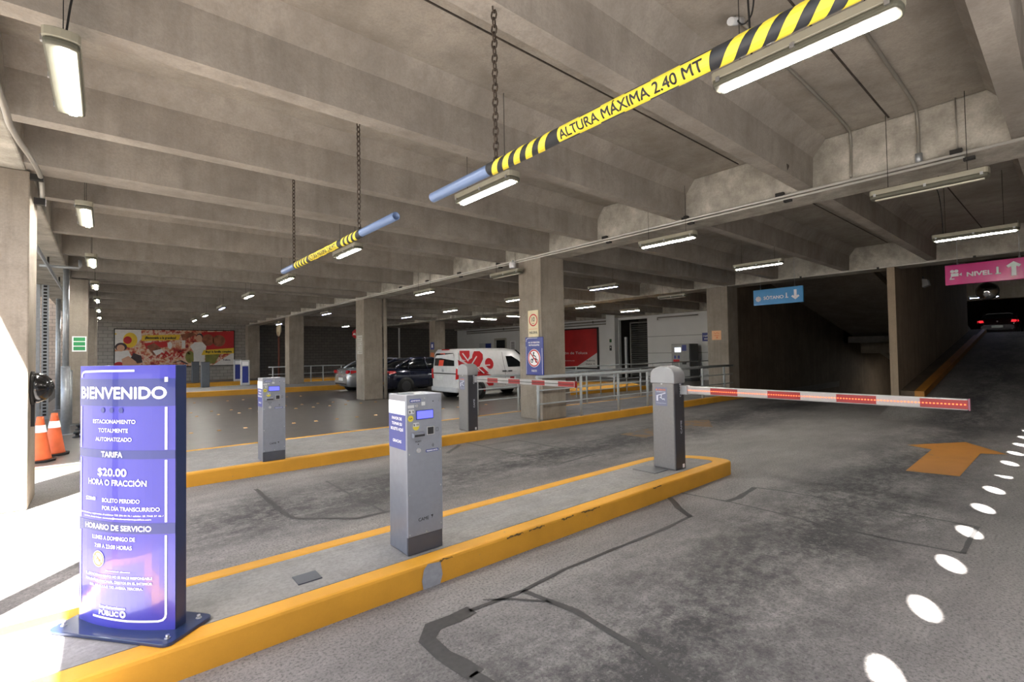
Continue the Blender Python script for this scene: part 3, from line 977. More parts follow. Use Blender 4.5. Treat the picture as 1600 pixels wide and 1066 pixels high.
def ticket_machine(y0, label):
    x0, x1, y1 = 1.61, 1.895, y0 + 0.29
    zb, zt = KH, 1.285
    t = thing('ticket_machine', (1.75, y0 + 0.15, KH), label, 'ticket machine', 'parking ticket machines')
    MB().box(x0 + 0.004, x1 - 0.004, y0 + 0.025, y1, zb, zt).build('body', M_TM, t, bevel=0.006)
    MB().box(x0, x1, y0 + 0.004, y0 + 0.025, zb + 0.125, zt).build('front_plate', M_TMF, t, bevel=0.004)
    MB().box(x0 + 0.002, x1 - 0.002, y0 + 0.010, y0 + 0.025, zb, zb + 0.123).build('plinth', M_TMB, t, bevel=0.003)
    FR = lambda l: plane_fn((x0, y0 + 0.004 - l, zt), (1, 0, 0), (0, 0, 1))
    # display with bezel
    m_ = MB().box(x0 + 0.071, x0 + 0.211, y0 - 0.004, y0 + 0.004, zt - 0.178, zt - 0.112)
    sc = m_.build('display_bezel', M_NAVY, t, bevel=0.003)
    m_ = MB()
    d_rect(m_, FR(0.0095), 0.077, 0.205, -0.172, -0.118)
    m_.build('display_screen', M_LCD, sc, recalc=False)
    # ticket slot with hood, card reader, button, camera hole
    m_ = MB().prism([(x0 + 0.035, y0 + 0.004, zt - 0.262), (x0 + 0.035, y0 - 0.03, zt - 0.272), (x0 + 0.035, y0 - 0.03, zt - 0.30), (x0 + 0.035, y0 + 0.004, zt - 0.30)], (0.095, 0, 0))
    sl = m_.build('ticket_slot', M_TMF, t, bevel=0.003)
    MB().box(x0 + 0.043, x0 + 0.122, y0 - 0.032, y0 - 0.022, zt - 0.293, zt - 0.278).build('slot_mouth', M_DK, sl)
    MB().box(x0 + 0.158, x0 + 0.218, y0 - 0.002, y0 + 0.004, zt - 0.295, zt - 0.235).build('reader_frame', M_STEEL, t, bevel=0.002)
    MB().box(x0 + 0.163, x0 + 0.210, y0 - 0.004, y0 + 0.004, zt - 0.289, zt - 0.240).build('card_reader', M_DK, t)
    m_ = MB().cyl((x0 + 0.088, y0 + 0.004, zt - 0.395), (x0 + 0.088, y0 - 0.006, zt - 0.395), 0.016, 16).cyl((x0 + 0.088, y0 - 0.006, zt - 0.395), (x0 + 0.088, y0 - 0.016, zt - 0.395), 0.011, 16)
    m_.build('push_button', M_STEEL, t)
    for a, b in ((0.212, -0.055), (0.088, -0.352)):
        m_ = MB()
        d_disc(m_, FR(0.001), a, b, 0.0045, 12)
        m_.build('camera_hole', M_DK, t, recalc=False)
    # coin door lock
    MB().cyl((x0 + 0.072, y0 + 0.004, zt - 0.078), (x0 + 0.072, y0 - 0.012, zt - 0.078), 0.011, 14).build('lock', M_STEEL, t)
    # stickers
    def pill(u, v, w, h, txt, col):
        m1 = MB()
        d_poly(m1, FR(0.0012), [(u + w / 2 * a, v + h / 2 * b) for a, b in ((-1, -0.6), (-0.94, -1), (0.94, -1), (1, -0.6), (1, 0.6), (0.94, 1), (-0.94, 1), (-1, 0.6))])
        o = m1.build('sticker', col, t, recalc=False)
        if txt:
            m1 = MB()
            d_text(m1, FR(0.002), txt, u, v - h * 0.26, h * 0.5, 'CENTER', 0.03, w * 0.86)
            m1.build('sticker_lettering', M_WHITE if col is M_NAVY else M_BLK, o, recalc=False)
    pill(0.068, -0.042, 0.086, 0.022, 'ADMITIDOS', M_NAVY)
    pill(0.200, -0.408, 0.104, 0.019, 'PRESIONE EL BOTÓN', M_NAVY)
    pill(0.033, -0.082, 0.050, 0.020, '', M_STK)
    pill(0.036, -0.118, 0.046, 0.030, '$ 5', M_STK)
    pill(0.072, -0.212, 0.046, 0.028, '$ 10', M_STK)
    pill(0.132, -0.067, 0.030, 0.026, '', M_STK)
    m1 = MB()
    d_disc(m1, FR(0.0014), 0.030, -0.166, 0.022, 22)
    d_disc(m1, FR(0.0008), 0.072, -0.226, 0.026, 22)
    m1.build('coin_sticker', M_YEL, t, recalc=False)
    m1 = MB()
    d_stroke(m1, FR(0.0022), [(0.018, -0.163), (0.026, -0.170), (0.034, -0.163), (0.042, -0.168)], 0.004)
    d_text(m1, FR(0.0012), 'TICKET', 0.088, -0.338, 0.011, 'CENTER', 0.01)
    for r in (0.006, 0.012, 0.018):
        d_stroke(m1, FR(0.0012), [(0.195 + r * math.cos(math.radians(a)), -0.372 + r * math.sin(math.radians(a))) for a in range(-50, 51, 20)], 0.0025)
    d_stroke(m1, FR(0.0012), [(0.236, -0.25), (0.252, -0.25), (0.252, -0.275), (0.236, -0.275), (0.236, -0.25)], 0.0025)
    d_text(m1, FR(0.0012), 'CAME', 0.125, -0.895, 0.024, 'CENTER', 0.012, 0.082)
    d_poly(m1, FR(0.0012), [(0.182, -0.870), (0.203, -0.867), (0.199, -0.88), (0.191, -0.897), (0.193, -0.88)])
    m1.build('printed_marks', M_BLK, t, recalc=False)
    # screws
    for u, v in ((0.016, -0.415), (0.016, -0.70), (0.016, -0.975), (0.268, -0.055), (0.268, -0.41), (0.268, -0.67), (0.268, -0.945), (0.145, -0.975), (0.14, -0.03)):
        p = FR(0.0)(u, v)
        MB().cyl(p, p + Vector((0, -0.005, 0)), 0.0065, 10, 0.004).build('screw', M_STEEL, t)
    # side notice on the face towards arriving drivers
    SD = lambda l: plane_fn((x0 + 0.004 - l, y1, zt), (0, -1, 0), (0, 0, 1))
    m1 = MB()
    d_rect(m1, SD(0.002), 0.006, 0.262, -0.39, -0.045)
    nt_ = m1.build('side_notice', M_NAVY, t, recalc=False)
    m1 = MB()
    d_rect(m1, SD(0.0028), 0.006, 0.262, -0.143, -0.045)
    m1.build('notice_heading', M_WHITE, nt_, recalc=False)
    m1 = MB()
    for i, s in enumerate(('FAVOR DE', 'TOMAR SU', 'BOLETO AQUÍ')):
        d_text(m1, SD(0.0034), s, 0.134, -0.183 - i * 0.038, 0.021, 'CENTER', 0.04, (0.15, 0.155, 0.19)[i])
    d_text(m1, SD(0.0034), 'GRACIAS', 0.134, -0.345, 0.021, 'CENTER', 0.04, 0.13)
    m1.build('notice_lettering', M_WHITE, nt_, recalc=False)
    return t
tm1 = ticket_machine(3.05, 'grey ticket machine on the front island beside the welcome sign')
tm2 = dup(tm1, (0.0, 4.03, 0), 'grey ticket machine on the second island, farther from the camera')

# ================================================================== BARRIERS
M_BAR = plain('barrier_grey_metal', (126, 123, 122), 0.45, 0.4, var=0.05, scale=40)
M_BARC = plain('barrier_cap_grey', (150, 150, 152), 0.5, 0.2)
M_BARD = plain('barrier_dark_panel', (66, 66, 72), 0.45, 0.2)
M_ARMW = plain('arm_white', (156, 154, 152), 0.4)
M_ARMR = plain('arm_red', (138, 30, 30), 0.35)
M_LEDR = plain('led_amber_glow', (255, 120, 50), 0.4, emit=1.6, emit_rgb=(255, 84, 40))
M_STKW = plain('sticker_white_print', (206, 208, 220), 0.5)
M_STKB = plain('sticker_slate', (108, 110, 132), 0.5)

def barrier(x0, y0, label, arm, led):
    x1, y1 = x0 + 0.22, y0 + 0.29
    t = thing('barrier_gate', (x0 + 0.11, y0 + 0.15, KH), label, 'barrier', 'parking barrier gates')
    zc = 1.20
    MB().box(x0, x1, y0, y1, KH, zc + 0.02).build('cabinet', M_BAR, t, bevel=0.012)
    MB().box(x0 + 0.012, x1 - 0.004, y0 - 0.006, y0 + 0.004, KH, zc).build('side_panel', M_BARD, t, bevel=0.003)
    # domed cap, slightly wider than the cabinet
    prof = [(-0.162, 0)] + [(-0.162 + 0.0 + 0.162 * (1 - math.cos(math.radians(a))) * 1.0, 0.10 + 0.105 * math.sin(math.radians(a))) for a in (0, 20, 40, 60, 80)]
    prof = prof + [(-p[0], p[1]) for p in reversed(prof)]
    cx, cy = x0 + 0.11, y0 + 0.145
    rings = []
    for k, (dx, sc) in enumerate(((-0.122, 0.93), (-0.112, 1.0), (0.112, 1.0), (0.122, 0.93))):
        rings.append([(cx + dx, cy + p * (1 if k in (1, 2) else 0.97), zc - 0.02 + q * sc) for p, q in prof])
    MB().loft(rings).build('cap', M_BARC, t, bevel=0.008)
    # sticker on the front
    FX = lambda l: plane_fn((x0 - l, y1, KH), (0, -1, 0), (0, 0, 1))
    m1 = MB()
    d_rect(m1, FX(0.0015), 0.045, 0.205, 0.745, 0.965)
    st = m1.build('warning_sticker', M_STKB, t, recalc=False)
    m1 = MB()
    d_text(m1, FX(0.0024), 'ATENCIÓN', 0.135, 0.925, 0.02, 'CENTER', 0.03, 0.10)
    d_poly(m1, FX(0.0024), [(0.052, 0.925), (0.078, 0.925), (0.065, 0.95)])
    m1.build('warning_lettering', M_ORANGE, st, recalc=False)
    m1 = MB()
    d_text(m1, FX(0.0024), 'NO PASE PEATONES', 0.125, 0.905, 0.011, 'CENTER', 0.01, 0.12)
    d_rect(m1, FX(0.0024), 0.062, 0.083, 0.80, 0.868)
    d_stroke(m1, FX(0.0024), [(0.075, 0.866), (0.185, 0.898)], 0.010)
    d_disc(m1, FX(0.0024), 0.128, 0.868, 0.008, 12)
    d_stroke(m1, FX(0.0024), [(0.128, 0.862), (0.124, 0.838), (0.105, 0.845)], 0.009)
    d_stroke(m1, FX(0.0024), [(0.126, 0.84), (0.145, 0.822), (0.165, 0.83), (0.172, 0.812)], 0.008)
    d_text(m1, FX(0.0024), 'Mantenga distancia', 0.125, 0.772, 0.009, 'CENTER', 0.0, 0.13)
    m1.build('warning_figure', M_STKW, st, recalc=False)
    MB().cyl((x0 - 0.004, y0 + 0.155, 1.175), (x0, y0 + 0.155, 1.175), 0.012, 14).build('key_lock', M_STEEL, t)
    # vertical maker lettering on the dark panel
    PX = plane_fn((x0 + 0.14, y0 - 0.0075, 0), (0, 0, 1), (-1, 0, 0))
    m1 = MB()
    d_text(m1, PX, 'CAME', 0.66, -0.012, 0.032, 'CENTER', 0.02, 0.155)
    d_text(m1, PX, 'CAME', 1.10, -0.012, 0.036, 'CENTER', 0.02, 0.165)
    m1.build('maker_lettering', M_STKW, t, recalc=False)
    MB().box(x0 + 0.15, x0 + 0.185, y0 - 0.012, y0 - 0.004, KH + 0.012, KH + 0.055).build('key_tag', M_STKW, t)
    # arm with its bracket
    ax = x0 + 0.165
    za = 1.100
    yS, yE = y0 - 0.02, arm[0]
    MB().box(ax - 0.045, ax + 0.045, y0 - 0.10, y0 - 0.006, za - 0.055, za + 0.055).build('arm_bracket', M_BARC, t, bevel=0.01)
    MB().cyl((ax, y0 - 0.006, za), (ax, y0 + 0.02, za), 0.06, 18).build('arm_hub', M_DKMET, t)
    m1 = MB().box(ax - 0.022, ax + 0.022, yE, y0 - 0.06, za - 0.046, za + 0.046)
    a = m1.build('arm', M_ARMW, t, bevel=0.01)
    for ya, yb in arm[1]:
        MB().box(ax - 0.0235, ax + 0.0235, yb, ya, za - 0.036, za + 0.036).build('red_stripe', M_ARMR, a)
    if led:
        m1 = MB()
        y = y0 - 0.11
        while y > yE + 0.02:
            m1.box(ax - 0.0275, ax - 0.0235, y - 0.007, y + 0.004, za - 0.004, za + 0.004)
            y -= 0.0235
        m1.build('led_strip', M_LEDR, a)
    else:
        MB().box(ax - 0.0245, ax - 0.0225, yE + 0.02, y0 - 0.08, za - 0.004, za + 0.004).build('arm_groove', M_DKMET, a)
    MB().box(ax - 0.024, ax + 0.024, yE - 0.008, yE, za - 0.047, za + 0.047).build('arm_end_cap', M_ARMR if not led else plain('arm_cap_mauve', (150, 90, 110), 0.4), a)
    return t
barrier(5.08, 3.09, 'grey barrier on the front island with lit amber strip along its lowered arm',
        (0.585, ((2.714, 2.41), (2.10, 1.793), (1.488, 1.183), (0.883, 0.588))), True)
barrier(5.02, 7.20, 'grey barrier on the second island with plain red and white arm',
        (4.72, ((6.79, 6.50), (6.21, 5.92), (5.63, 5.34), (5.05, 4.73))), False)

# cover plates in the front island
tag(MB().box(0.91, 1.055, 3.14, 3.275, KH - 0.003, KH + 0.004).build('cover_plate', M_TMB, bevel=0.002), 'small dark metal cover plate in the pavement behind the welcome sign', 'cover plate')
tag(MB().box(4.79, 5.05, 3.17, 3.48, KH - 0.003, KH + 0.006).build('cover_plate', plain('plate_grey', (118, 118, 120), 0.6, 0.3), bevel=0.002), 'square grey cover plate on the pavement at the foot of the front barrier', 'cover plate')

# ================================================================== HEIGHT BARS ON CHAINS
M_PIPE = plain('pipe_blue_grey', (112, 132, 170), 0.35, 0.1, var=0.06)
M_HAZY = plain('hazard_yellow', (238, 218, 70), 0.5, var=0.03)
M_HAZB = plain('hazard_black', (48, 50, 54), 0.5, var=0.06)

def chain_mesh(m_, x, y, z0, z1):
    n = int((z1 - z0) / 0.044)
    for i in range(n + 1):
        z = z0 + (z1 - z0) * i / n
        a = Vector((0.9, 0.44, 0)) if i % 2 else Vector((-0.44, 0.9, 0))
        m_.torus((x, y, z), 0.0165, 0.0055, a, (0, 0, 1), 1.75, 10, 5)
    return m_

def height_bar(label, x, z, y_end, y_start, w0, w1, chains, t0, t1):
    """pipe from y_end (far) to y_start (near); banner between w0 (far) and w1 (near)"""
    r = 0.034
    t = thing('height_bar', (x, (y_end + y_start) / 2, z - r), label, 'height bar', 'height limit bars')
    m_ = MB()
    n = 20
    yy = [y_end, y_start]
    ro = [[(x + r * math.cos(2 * math.pi * i / n), y, z + r * math.sin(2 * math.pi * i / n)) for i in range(n)] for y in yy]
    ri = [[(x + (r - 0.006) * math.cos(2 * math.pi * i / n), y, z + (r - 0.006) * math.sin(2 * math.pi * i / n)) for i in range(n)] for y in yy[::-1]]
    m_.loft(ro + ri + [ro[0]], caps=False)
    m_.build('pipe', M_PIPE, t)
    rb = r + 0.003
    def wrap(lift):
        # v: height along the visible side (arc length), u: distance from the far end towards the camera
        return lambda u, v: Vector((x - (rb + lift) * math.cos(v / rb - 0.5), w0 - u, z + (rb + lift) * math.sin(v / rb - 0.5)))
    L = w0 - w1
    m_ = MB()
    m_.loft([[(x + rb * math.cos(2 * math.pi * i / n), y, z + rb * math.sin(2 * math.pi * i / n)) for i in range(n)] for y in (w0, w1)], caps=True)
    ban = m_.build('banner', M_HAZB, t)
    H = 0.056
    def band(m_, fn, ua, ub, va, vb, sl):
        k = 8
        for i in range(k):
            a, b = va + (vb - va) * i / k, va + (vb - va) * (i + 1) / k
            sa, sb = sl * (a + H), sl * (b + H)
            m_.add([fn(ua + sa, a), fn(ub + sa, a), fn(ub + sb, b), fn(ua + sb, b)], [(0, 1, 2, 3)])
    fn = wrap(0.0015)
    pitch = 0.1
    u = 0.01
    while u < L - 0.12:
        if not (t0 - 0.09 < u < t1 + 0.01):
            m_ = MB()
            band(m_, fn, u, u + pitch * 0.52, -H, H, 0.85)
            m_.build('hazard_stripe', M_HAZY, ban, recalc=False)
        u += pitch
    m_ = MB()
    # yellow text field with stepped edges
    k = int((t1 - t0) / 0.12)
    for i in range(k):
        ua, ub = t0 + (t1 - t0) * i / k, t0 + (t1 - t0) * (i + 1) / k
        band(m_, fn, ua, ub, -0.036 - 0.008 * (i % 2), 0.036 + 0.008 * ((i + 1) % 2), 0.3)
    m_.build('text_field', M_HAZY, ban, recalc=False)['kind'] = 'stuff'
    m_ = MB()
    d_text(m_, wrap(0.003), 'ALTURA MÁXIMA 2.40 MT', (t0 + t1) / 2 + 0.01, -0.021, 0.044, 'CENTER', 0.025, (t1 - t0) * 0.95, 10)
    m_.build('lettering', M_BLK, ban, recalc=False)
    for cy, zt in chains:
        m_ = chain_mesh(MB(), x, cy, z + r, zt)
        m_.build('chain', M_CHAIN, t)
    return t
height_bar('yellow striped height limit bar over the right lane, hung close to the camera', 1.77, 2.68, 2.93, -0.9, 2.27, -0.55,
           ((2.21, 3.64), (-0.45, 4.22)), 0.58, 1.38)
height_bar('yellow striped height limit bar over the middle lane, the smaller one', 1.77, 2.68, 6.68, 3.50, 6.16, 4.17,
           ((6.22, 4.22), (4.23, 4.05)), 0.585, 1.435)

# ================================================================== FLUORESCENT LIGHTS
M_HOUS = plain('fixture_cream_plastic', (150, 146, 130), 0.4)
M_DIFF = plain('fixture_clear_cover', (96, 95, 84), 0.55, spec=0.2)
M_TUBE = plain('tube_glow', (255, 255, 250), 0.3, emit=135.0, emit_rgb=(255, 251, 242))
M_TUBEB = plain('tube_bluish_glow', (200, 206, 240), 0.3, emit=14.0, emit_rgb=(196, 204, 255))
M_TUBEO = plain('tube_unlit', (206, 202, 186), 0.3)
FP = {}

def fixture_proto(kind):
    """1 m batten along Y, origin at the middle of its underside"""
    t = thing('fluorescent_light', (0, 0, 0), 'x', 'ceiling light', 'fluorescent lights under the ceiling')
    L, w, h = 0.50, 0.08, 0.095
    def caps(ww, z0, z1, ll):
        pts = []
        for sy in (1, -1):
            for a in range(0, 181, 30):
                pts.append((ww * math.cos(math.radians(a)) * sy, sy * (ll - 0.03) + sy * 0.03 * math.sin(math.radians(a)), z0))
        return MB().prism(pts, (0, 0, z1 - z0))
    caps(w, 0.04, h, L).build('housing', M_HOUS, t, bevel=0.006)
    caps(w * 0.95, 0.0, 0.039, L - 0.004).build('diffuser', M_DIFF, t, bevel=0.012)
    tm = {'lit': M_TUBE, 'blue': M_TUBEB, 'off': M_TUBEO}[kind]
    MB().box(-0.006, 0.036, -L + 0.045, L - 0.045, -0.012, 0.006).build('tube', tm, t, bevel=0.004)
    for y in (-0.33, 0.33):
        MB().cyl((0, y, h), (0, y, 0.945), 0.003, 6).build('hanger', M_DKMET, t)
    for y in (-L + 0.06, 0.0, L - 0.06):
        MB().box(-w - 0.006, -w + 0.004, y - 0.012, y + 0.012, 0.02, 0.05).build('clip', M_STEEL, t)
    return t

def fixture(x, y, label, kind='lit', z=3.28, rotz=0.0):
    if kind not in FP:
        FP[kind] = fixture_proto(kind)
        o = FP[kind]
        o.location = (x, y, z)
        o.rotation_euler.z = rotz
        o['label'] = label
        return o
    o = dup(FP[kind], (0, 0, 0), label)
    o.location = (x, y, z)
    o.rotation_euler.z = rotz
    return o

for i, y in enumerate((4.02, 7.72, 11.27, 14.94, 18.5, 22.2, 26.0)):
    fixture(-0.19, y, '%s lit fluorescent light in the row along the left edge beam' % ORD[i])
rows3 = (1.02, 4.05, 7.88, 11.49, 15.2, 19.3, 22.95, 26.1)
for i, y in enumerate(rows3):
    fixture(3.09, y, ('large lit fluorescent light close to the camera beside the striped bar', 'lit fluorescent light just below the end of the near striped bar',
                      'lit fluorescent light just below the far striped bar', 'lit fluorescent light right below the far bar chain end',
                      'fifth nearest light of the row through the middle bay', 'dim bluish light, sixth in the row through the middle bay',
                      'seventh nearest light of the row through the middle bay', 'farthest small light of the row above the mural')[i], 'blue' if i == 5 else 'lit')
fixture(6.80, 1.03, 'unlit cream fluorescent light under the girder at upper right', 'off', 3.27)
fixture(6.80, 4.19, 'lit fluorescent light under the girder right of the middle column')
fixture(6.73, 8.13, 'unlit fluorescent light beside the top of the middle column', 'off', 3.27)
fixture(6.82, 11.83, 'lit fluorescent light under the girder left of the middle column')
fixture(6.88, 19.85, 'bluish dim light under the girder behind the perforated notice column', 'blue')
fixture(6.96, 27.2, 'small bluish light near the round mirror on its pole', 'blue')
fixture(10.35, 1.02, 'bright fluorescent light right above the pink level sign')
fixture(10.33, 4.27, 'bright fluorescent light right above the blue basement sign')
fixture(10.29, 8.30, 'bluish dim light right of the middle column', 'blue')
fixture(10.12, 11.75, 'lit fluorescent light half hidden by the left side of the middle column')
fixture(10.45, 16.14, 'lit fluorescent light above the roof of the white van')
fixture(10.55, 19.95, 'bluish dim light above the dark blue car', 'blue')
fixture(10.79, 27.9, 'small lit light on the dark far wall side above the silver car')
fixture(14.08, 12.25, 'lit fluorescent light above the red poster on the white wall')
fixture(13.99, 8.48, 'unlit fluorescent light between the middle and the right column', 'off', 3.27)
fixture(17.13, 12.4, 'lit fluorescent light in front of the dark lift lobby')
for i, y in enumerate((17.0, 19.0, 21.0)):
    fixture(14.6, y, '%s of three lit lights set crosswise above the white van' % ('nearest', 'middle', 'farthest')[i], rotz=math.pi / 2)
fixture(30.0, 2.72, 'small bluish light over the dark ramp going up', 'blue', 3.72)

fixture(32.2, 5.2, 'small lit light at the bottom of the dark ramp going down', 'lit', 0.85)
fixture(36.0, 0.6, 'added fill light high over the top of the ramp, hidden behind the magenta sign', 'lit', 5.25)  # added lamp, gives the walls above the ramp some light

# ================================================================== CONDUITS
def pipe(label, pts, r=0.014, cat='conduit', mat=None, clamps=(), name='conduit'):
    P = [Vector(p) for p in pts]
    t = thing(name, tuple(P[0]), label, cat)
    MB().tube(P, r, 8).build('pipe', mat or M_COND, t)
    for c, d in clamps:
        c, d = Vector(c), Vector(d)
        a, b = c - d / 2, c + d / 2
        MB().box(min(a.x, b.x), max(a.x, b.x), min(a.y, b.y), max(a.y, b.y), min(a.z, b.z), max(a.z, b.z)).build('clamp', M_DKMET, t)
    return t
cl = [((6.90, y, 3.63), (0.06, 0.10, 0.05)) for y in (0.79, 2.54, 3.92, 5.50, 8.6, 10.2, 11.8, 13.4)]
pipe('upper steel conduit running along the first concrete girder', [(6.885, -1.0, 3.598), (6.885, 33.9, 3.598)], 0.017, mat=M_CONDL, clamps=cl)
pipe('lower steel conduit running just below the upper one along the first girder', [(6.865, 0.72, 3.548), (6.865, 33.9, 3.548)], 0.015, mat=M_CONDL,
     clamps=[((6.885, y - 0.10, 3.525), (0.06, 0.09, 0.03)) for y in (0.79, 2.54, 3.92, 5.50, 8.6, 10.2)])
pipe('thin steel conduit running along the second girder above the ramps', [(15.17, -1.0, 3.60), (15.17, 7.2, 3.60)], 0.014, mat=M_CONDL,
     clamps=[((15.17, y, 3.60), (0.03, 0.05, 0.05)) for y in (1.5, 3.3, 5.1)])
pipe('conduit crossing the slab and dropping down the girder, left one', soft_curve([(3.8, 1.68, 4.2), (6.2, 1.70, 4.2), (6.78, 1.72, 4.195), (6.91, 1.73, 4.12), (6.93, 1.735, 3.95), (6.92, 1.74, 3.64)]), 0.014)
pipe('conduit crossing the slab and dropping down the girder, right one', soft_curve([(4.45, 1.08, 4.2), (6.2, 1.08, 4.2), (6.75, 1.09, 4.195), (6.91, 1.10, 4.12), (6.93, 1.10, 3.95), (6.92, 1.10, 3.70)]), 0.016)
tag(MB().cyl((6.92, 1.10, 3.62), (6.92, 1.10, 3.72), 0.033, 12).build('junction_box', M_GALV), 'round grey junction box on the girder conduit under the right hand drop', 'junction box')
pipe('thin threaded rod hanging from the slab in front of the lit girder face', [(6.93, 0.785, 4.22), (6.93, 0.785, 3.67)], 0.006, 'rod')
pipe('bent conduit pipe along the top of the left edge beam', soft_curve([(-0.58, -0.8, 3.42), (-0.55, 4.2, 3.38), (-0.55, 5.2, 3.34), (-0.52, 6.2, 3.42), (-0.52, 6.9, 3.48), (-0.52, 7.1, 3.40), (-0.52, 7.15, 3.28)]), 0.022,
     clamps=[((-0.55, 6.95, 3.47), (0.10, 0.06, 0.06)), ((-0.54, 7.15, 3.27), (0.09, 0.07, 0.07))])
pipe('steel pipe hanging along the left edge beam beyond the first column', [(-0.86, 8.4, 3.42), (-0.86, 22, 3.42)], 0.03, mat=M_GALV,
     clamps=[((-0.86, y, 3.51), (0.03, 0.03, 0.18)) for y in (10, 13, 16, 19)])
pipe('short stub pipe crossing from the left edge beam', [(-1.0, 13.2, 3.45), (-0.42, 13.2, 3.45), (-0.40, 13.2, 3.50), (-0.40, 13.2, 3.62)], 0.03, mat=M_GALV)
pipe('round grey downpipe standing against the perforated notice column', [(7.68, 16.12, 0.0), (7.68, 16.12, 3.6)], 0.065, 'downpipe', M_COLM, name='downpipe')
pipe('pale vertical pole by the dark back wall behind the blue car', [(17.36, 34.0, 0), (17.36, 34.0, 3.9)], 0.07, 'pole', M_WHITEW, name='pole')
pipe('steel pipes running along the white wall above the red poster', [(23.72, 18.9, 3.45), (23.72, 34.0, 3.45)], 0.05,
     clamps=[((23.72, y, 3.45), (0.08, 0.06, 0.14)) for y in (20, 23, 26, 29)])
pipe('second steel pipe running just below along the white wall', [(23.72, 18.9, 3.28), (23.72, 34.0, 3.28)], 0.04)
pipe('short pipe bent along the top of the white wall above the pay station', [(23.7, 12.9, 3.42), (23.7, 15.3, 3.42), (23.7, 15.3, 3.30)], 0.035)

def cable(label, pts):
    P = soft_curve(pts)
    m_ = MB().tube(P, 0.006, 6)
    tag(m_.build('cable', M_BLACK), label, 'cable')
cable('loose black cable looping from the slab conduit to the big near light', [(3.78, 1.68, 4.19), (3.72, 1.60, 4.06), (3.60, 1.48, 4.02), (3.45, 1.40, 4.10), (3.2, 1.33, 4.08), (3.11, 1.30, 3.85), (3.10, 1.28, 3.38)])
cable('black cable dropping from the slab to the bright light above the pink sign', [(9.2, 1.75, 4.2), (9.5, 1.70, 4.02), (9.9, 1.55, 4.12), (10.3, 1.45, 4.16), (10.35, 1.40, 3.9), (10.35, 1.38, 3.38)])
cable('short black cable from the joist to the near light on the left edge', [(-0.2, 3.72, 4.2), (-0.12, 3.70, 3.95), (-0.16, 3.68, 3.6), (-0.18, 3.66, 3.38)])
tag(MB().cyl((3.70, 1.68, 4.12), (3.88, 1.68, 4.20), 0.03, 10).build('junction_box', M_STK), 'pale junction box at the end of the slab conduit above the near striped bar', 'junction box')
tag(MB().lathe((6.78, 7.95, 3.42), [(0.06, 0.0), (0.075, 0.02), (0.075, 0.10), (0.06, 0.13), (0.02, 0.135), (0.02, 0.18)], 14).build('camera_housing', M_WHITE), 'small white round camera housing at the top left of the middle column', 'security camera')
# damp streaks that run down the concrete
M_DAMP = plain('damp_stain', (74, 66, 58), 0.85, var=0.25, scale=12)
for nm, pts in (('damp_streak', [(6.04, 4.02), (6.17, 4.02), (6.19, 3.93), (6.16, 3.82), (6.17, 3.72), (6.11, 3.66), (6.08, 3.80), (6.03, 3.92)]),):
    m_ = MB()
    d_poly(m_, plane_fn((0, 2.161, 0), (1, 0, 0), (0, 0, 1)), pts)
    m_.build(nm, M_DAMP, ceiling, recalc=False)

# ================================================================== RAILINGS
def railing(label, pts, posts, zb, ht, rails, r=0.028, pr=0.03):
    """handrail along the polyline pts (x, y); posts are points on it"""
    t = thing('railing', (posts[0][0], posts[0][1], zb), label, 'railing', 'tubular steel railings')
    MB().tube([(x, y, ht) for x, y in pts], r + 0.008, 10).build('handrail', M_RAIL, t)
    for z in rails:
        MB().tube([(x, y, z) for x, y in pts], 0.014, 8).build('rail', M_RAIL, t)
    for x, y in posts:
        MB().cyl((x, y, zb), (x, y, ht), pr, 10).build('post', M_RAIL, t)
    return t
fr = [6.70, 7.99, 9.31, 10.5, 11.9, 13.25, 14.57]
railing('grey tube railing along the lane side of the second island', [(6.66, 7.12), (15.15, 7.12)], [(x, 7.12) for x in fr], KH, 1.07, (0.80, 0.52))
rr_ = [6.39, 7.61, 8.9, 10.1, 11.3, 12.6, 13.9]
railing('grey tube railing along the back edge of the second island behind the van side', [(6.36, 8.78), (14.5, 8.78)], [(x, 8.78) for x in rr_], KH, 1.04, (0.76, 0.50), 0.02, 0.026)
railing('thin railing in front of the white wall beyond the yellow platform', [(11.6, 11.25), (16.9, 11.25), (22.0, 11.25)], [(x, 11.25) for x in (12.4, 13.7, 15.25, 17.0, 19.0, 21.0)], 0.0, 1.06, (0.72, 0.40), 0.014, 0.02)
railing('distant railing on the far island behind the silver car', [(6.3, 26.5), (10.2, 26.5)], [(x, 26.5) for x in (6.5, 8.37, 9.0, 10.0)], 0.21, 1.05, (0.68, 0.37), 0.022, 0.03)

# ================================================================== SIGNS ON COLUMNS AND HANGING SIGNS
M_CREAM = plain('aged_cream_print', (226, 212, 178), 0.6, var=0.06)
M_GREEN = plain('green_print', (52, 150, 92), 0.5)
M_LBLUE = plain('basement_blue_acrylic', (74, 148, 206), 0.25, var=0.06, scale=3, coat=0.4)
M_PINK = plain('level_magenta_acrylic', (206, 44, 132), 0.22, var=0.08, scale=3, coat=0.5)
M_PALE = plain('pale_print', (226, 226, 232), 0.5)
M_PEACH = plain('peach_paper', (232, 178, 136), 0.7)

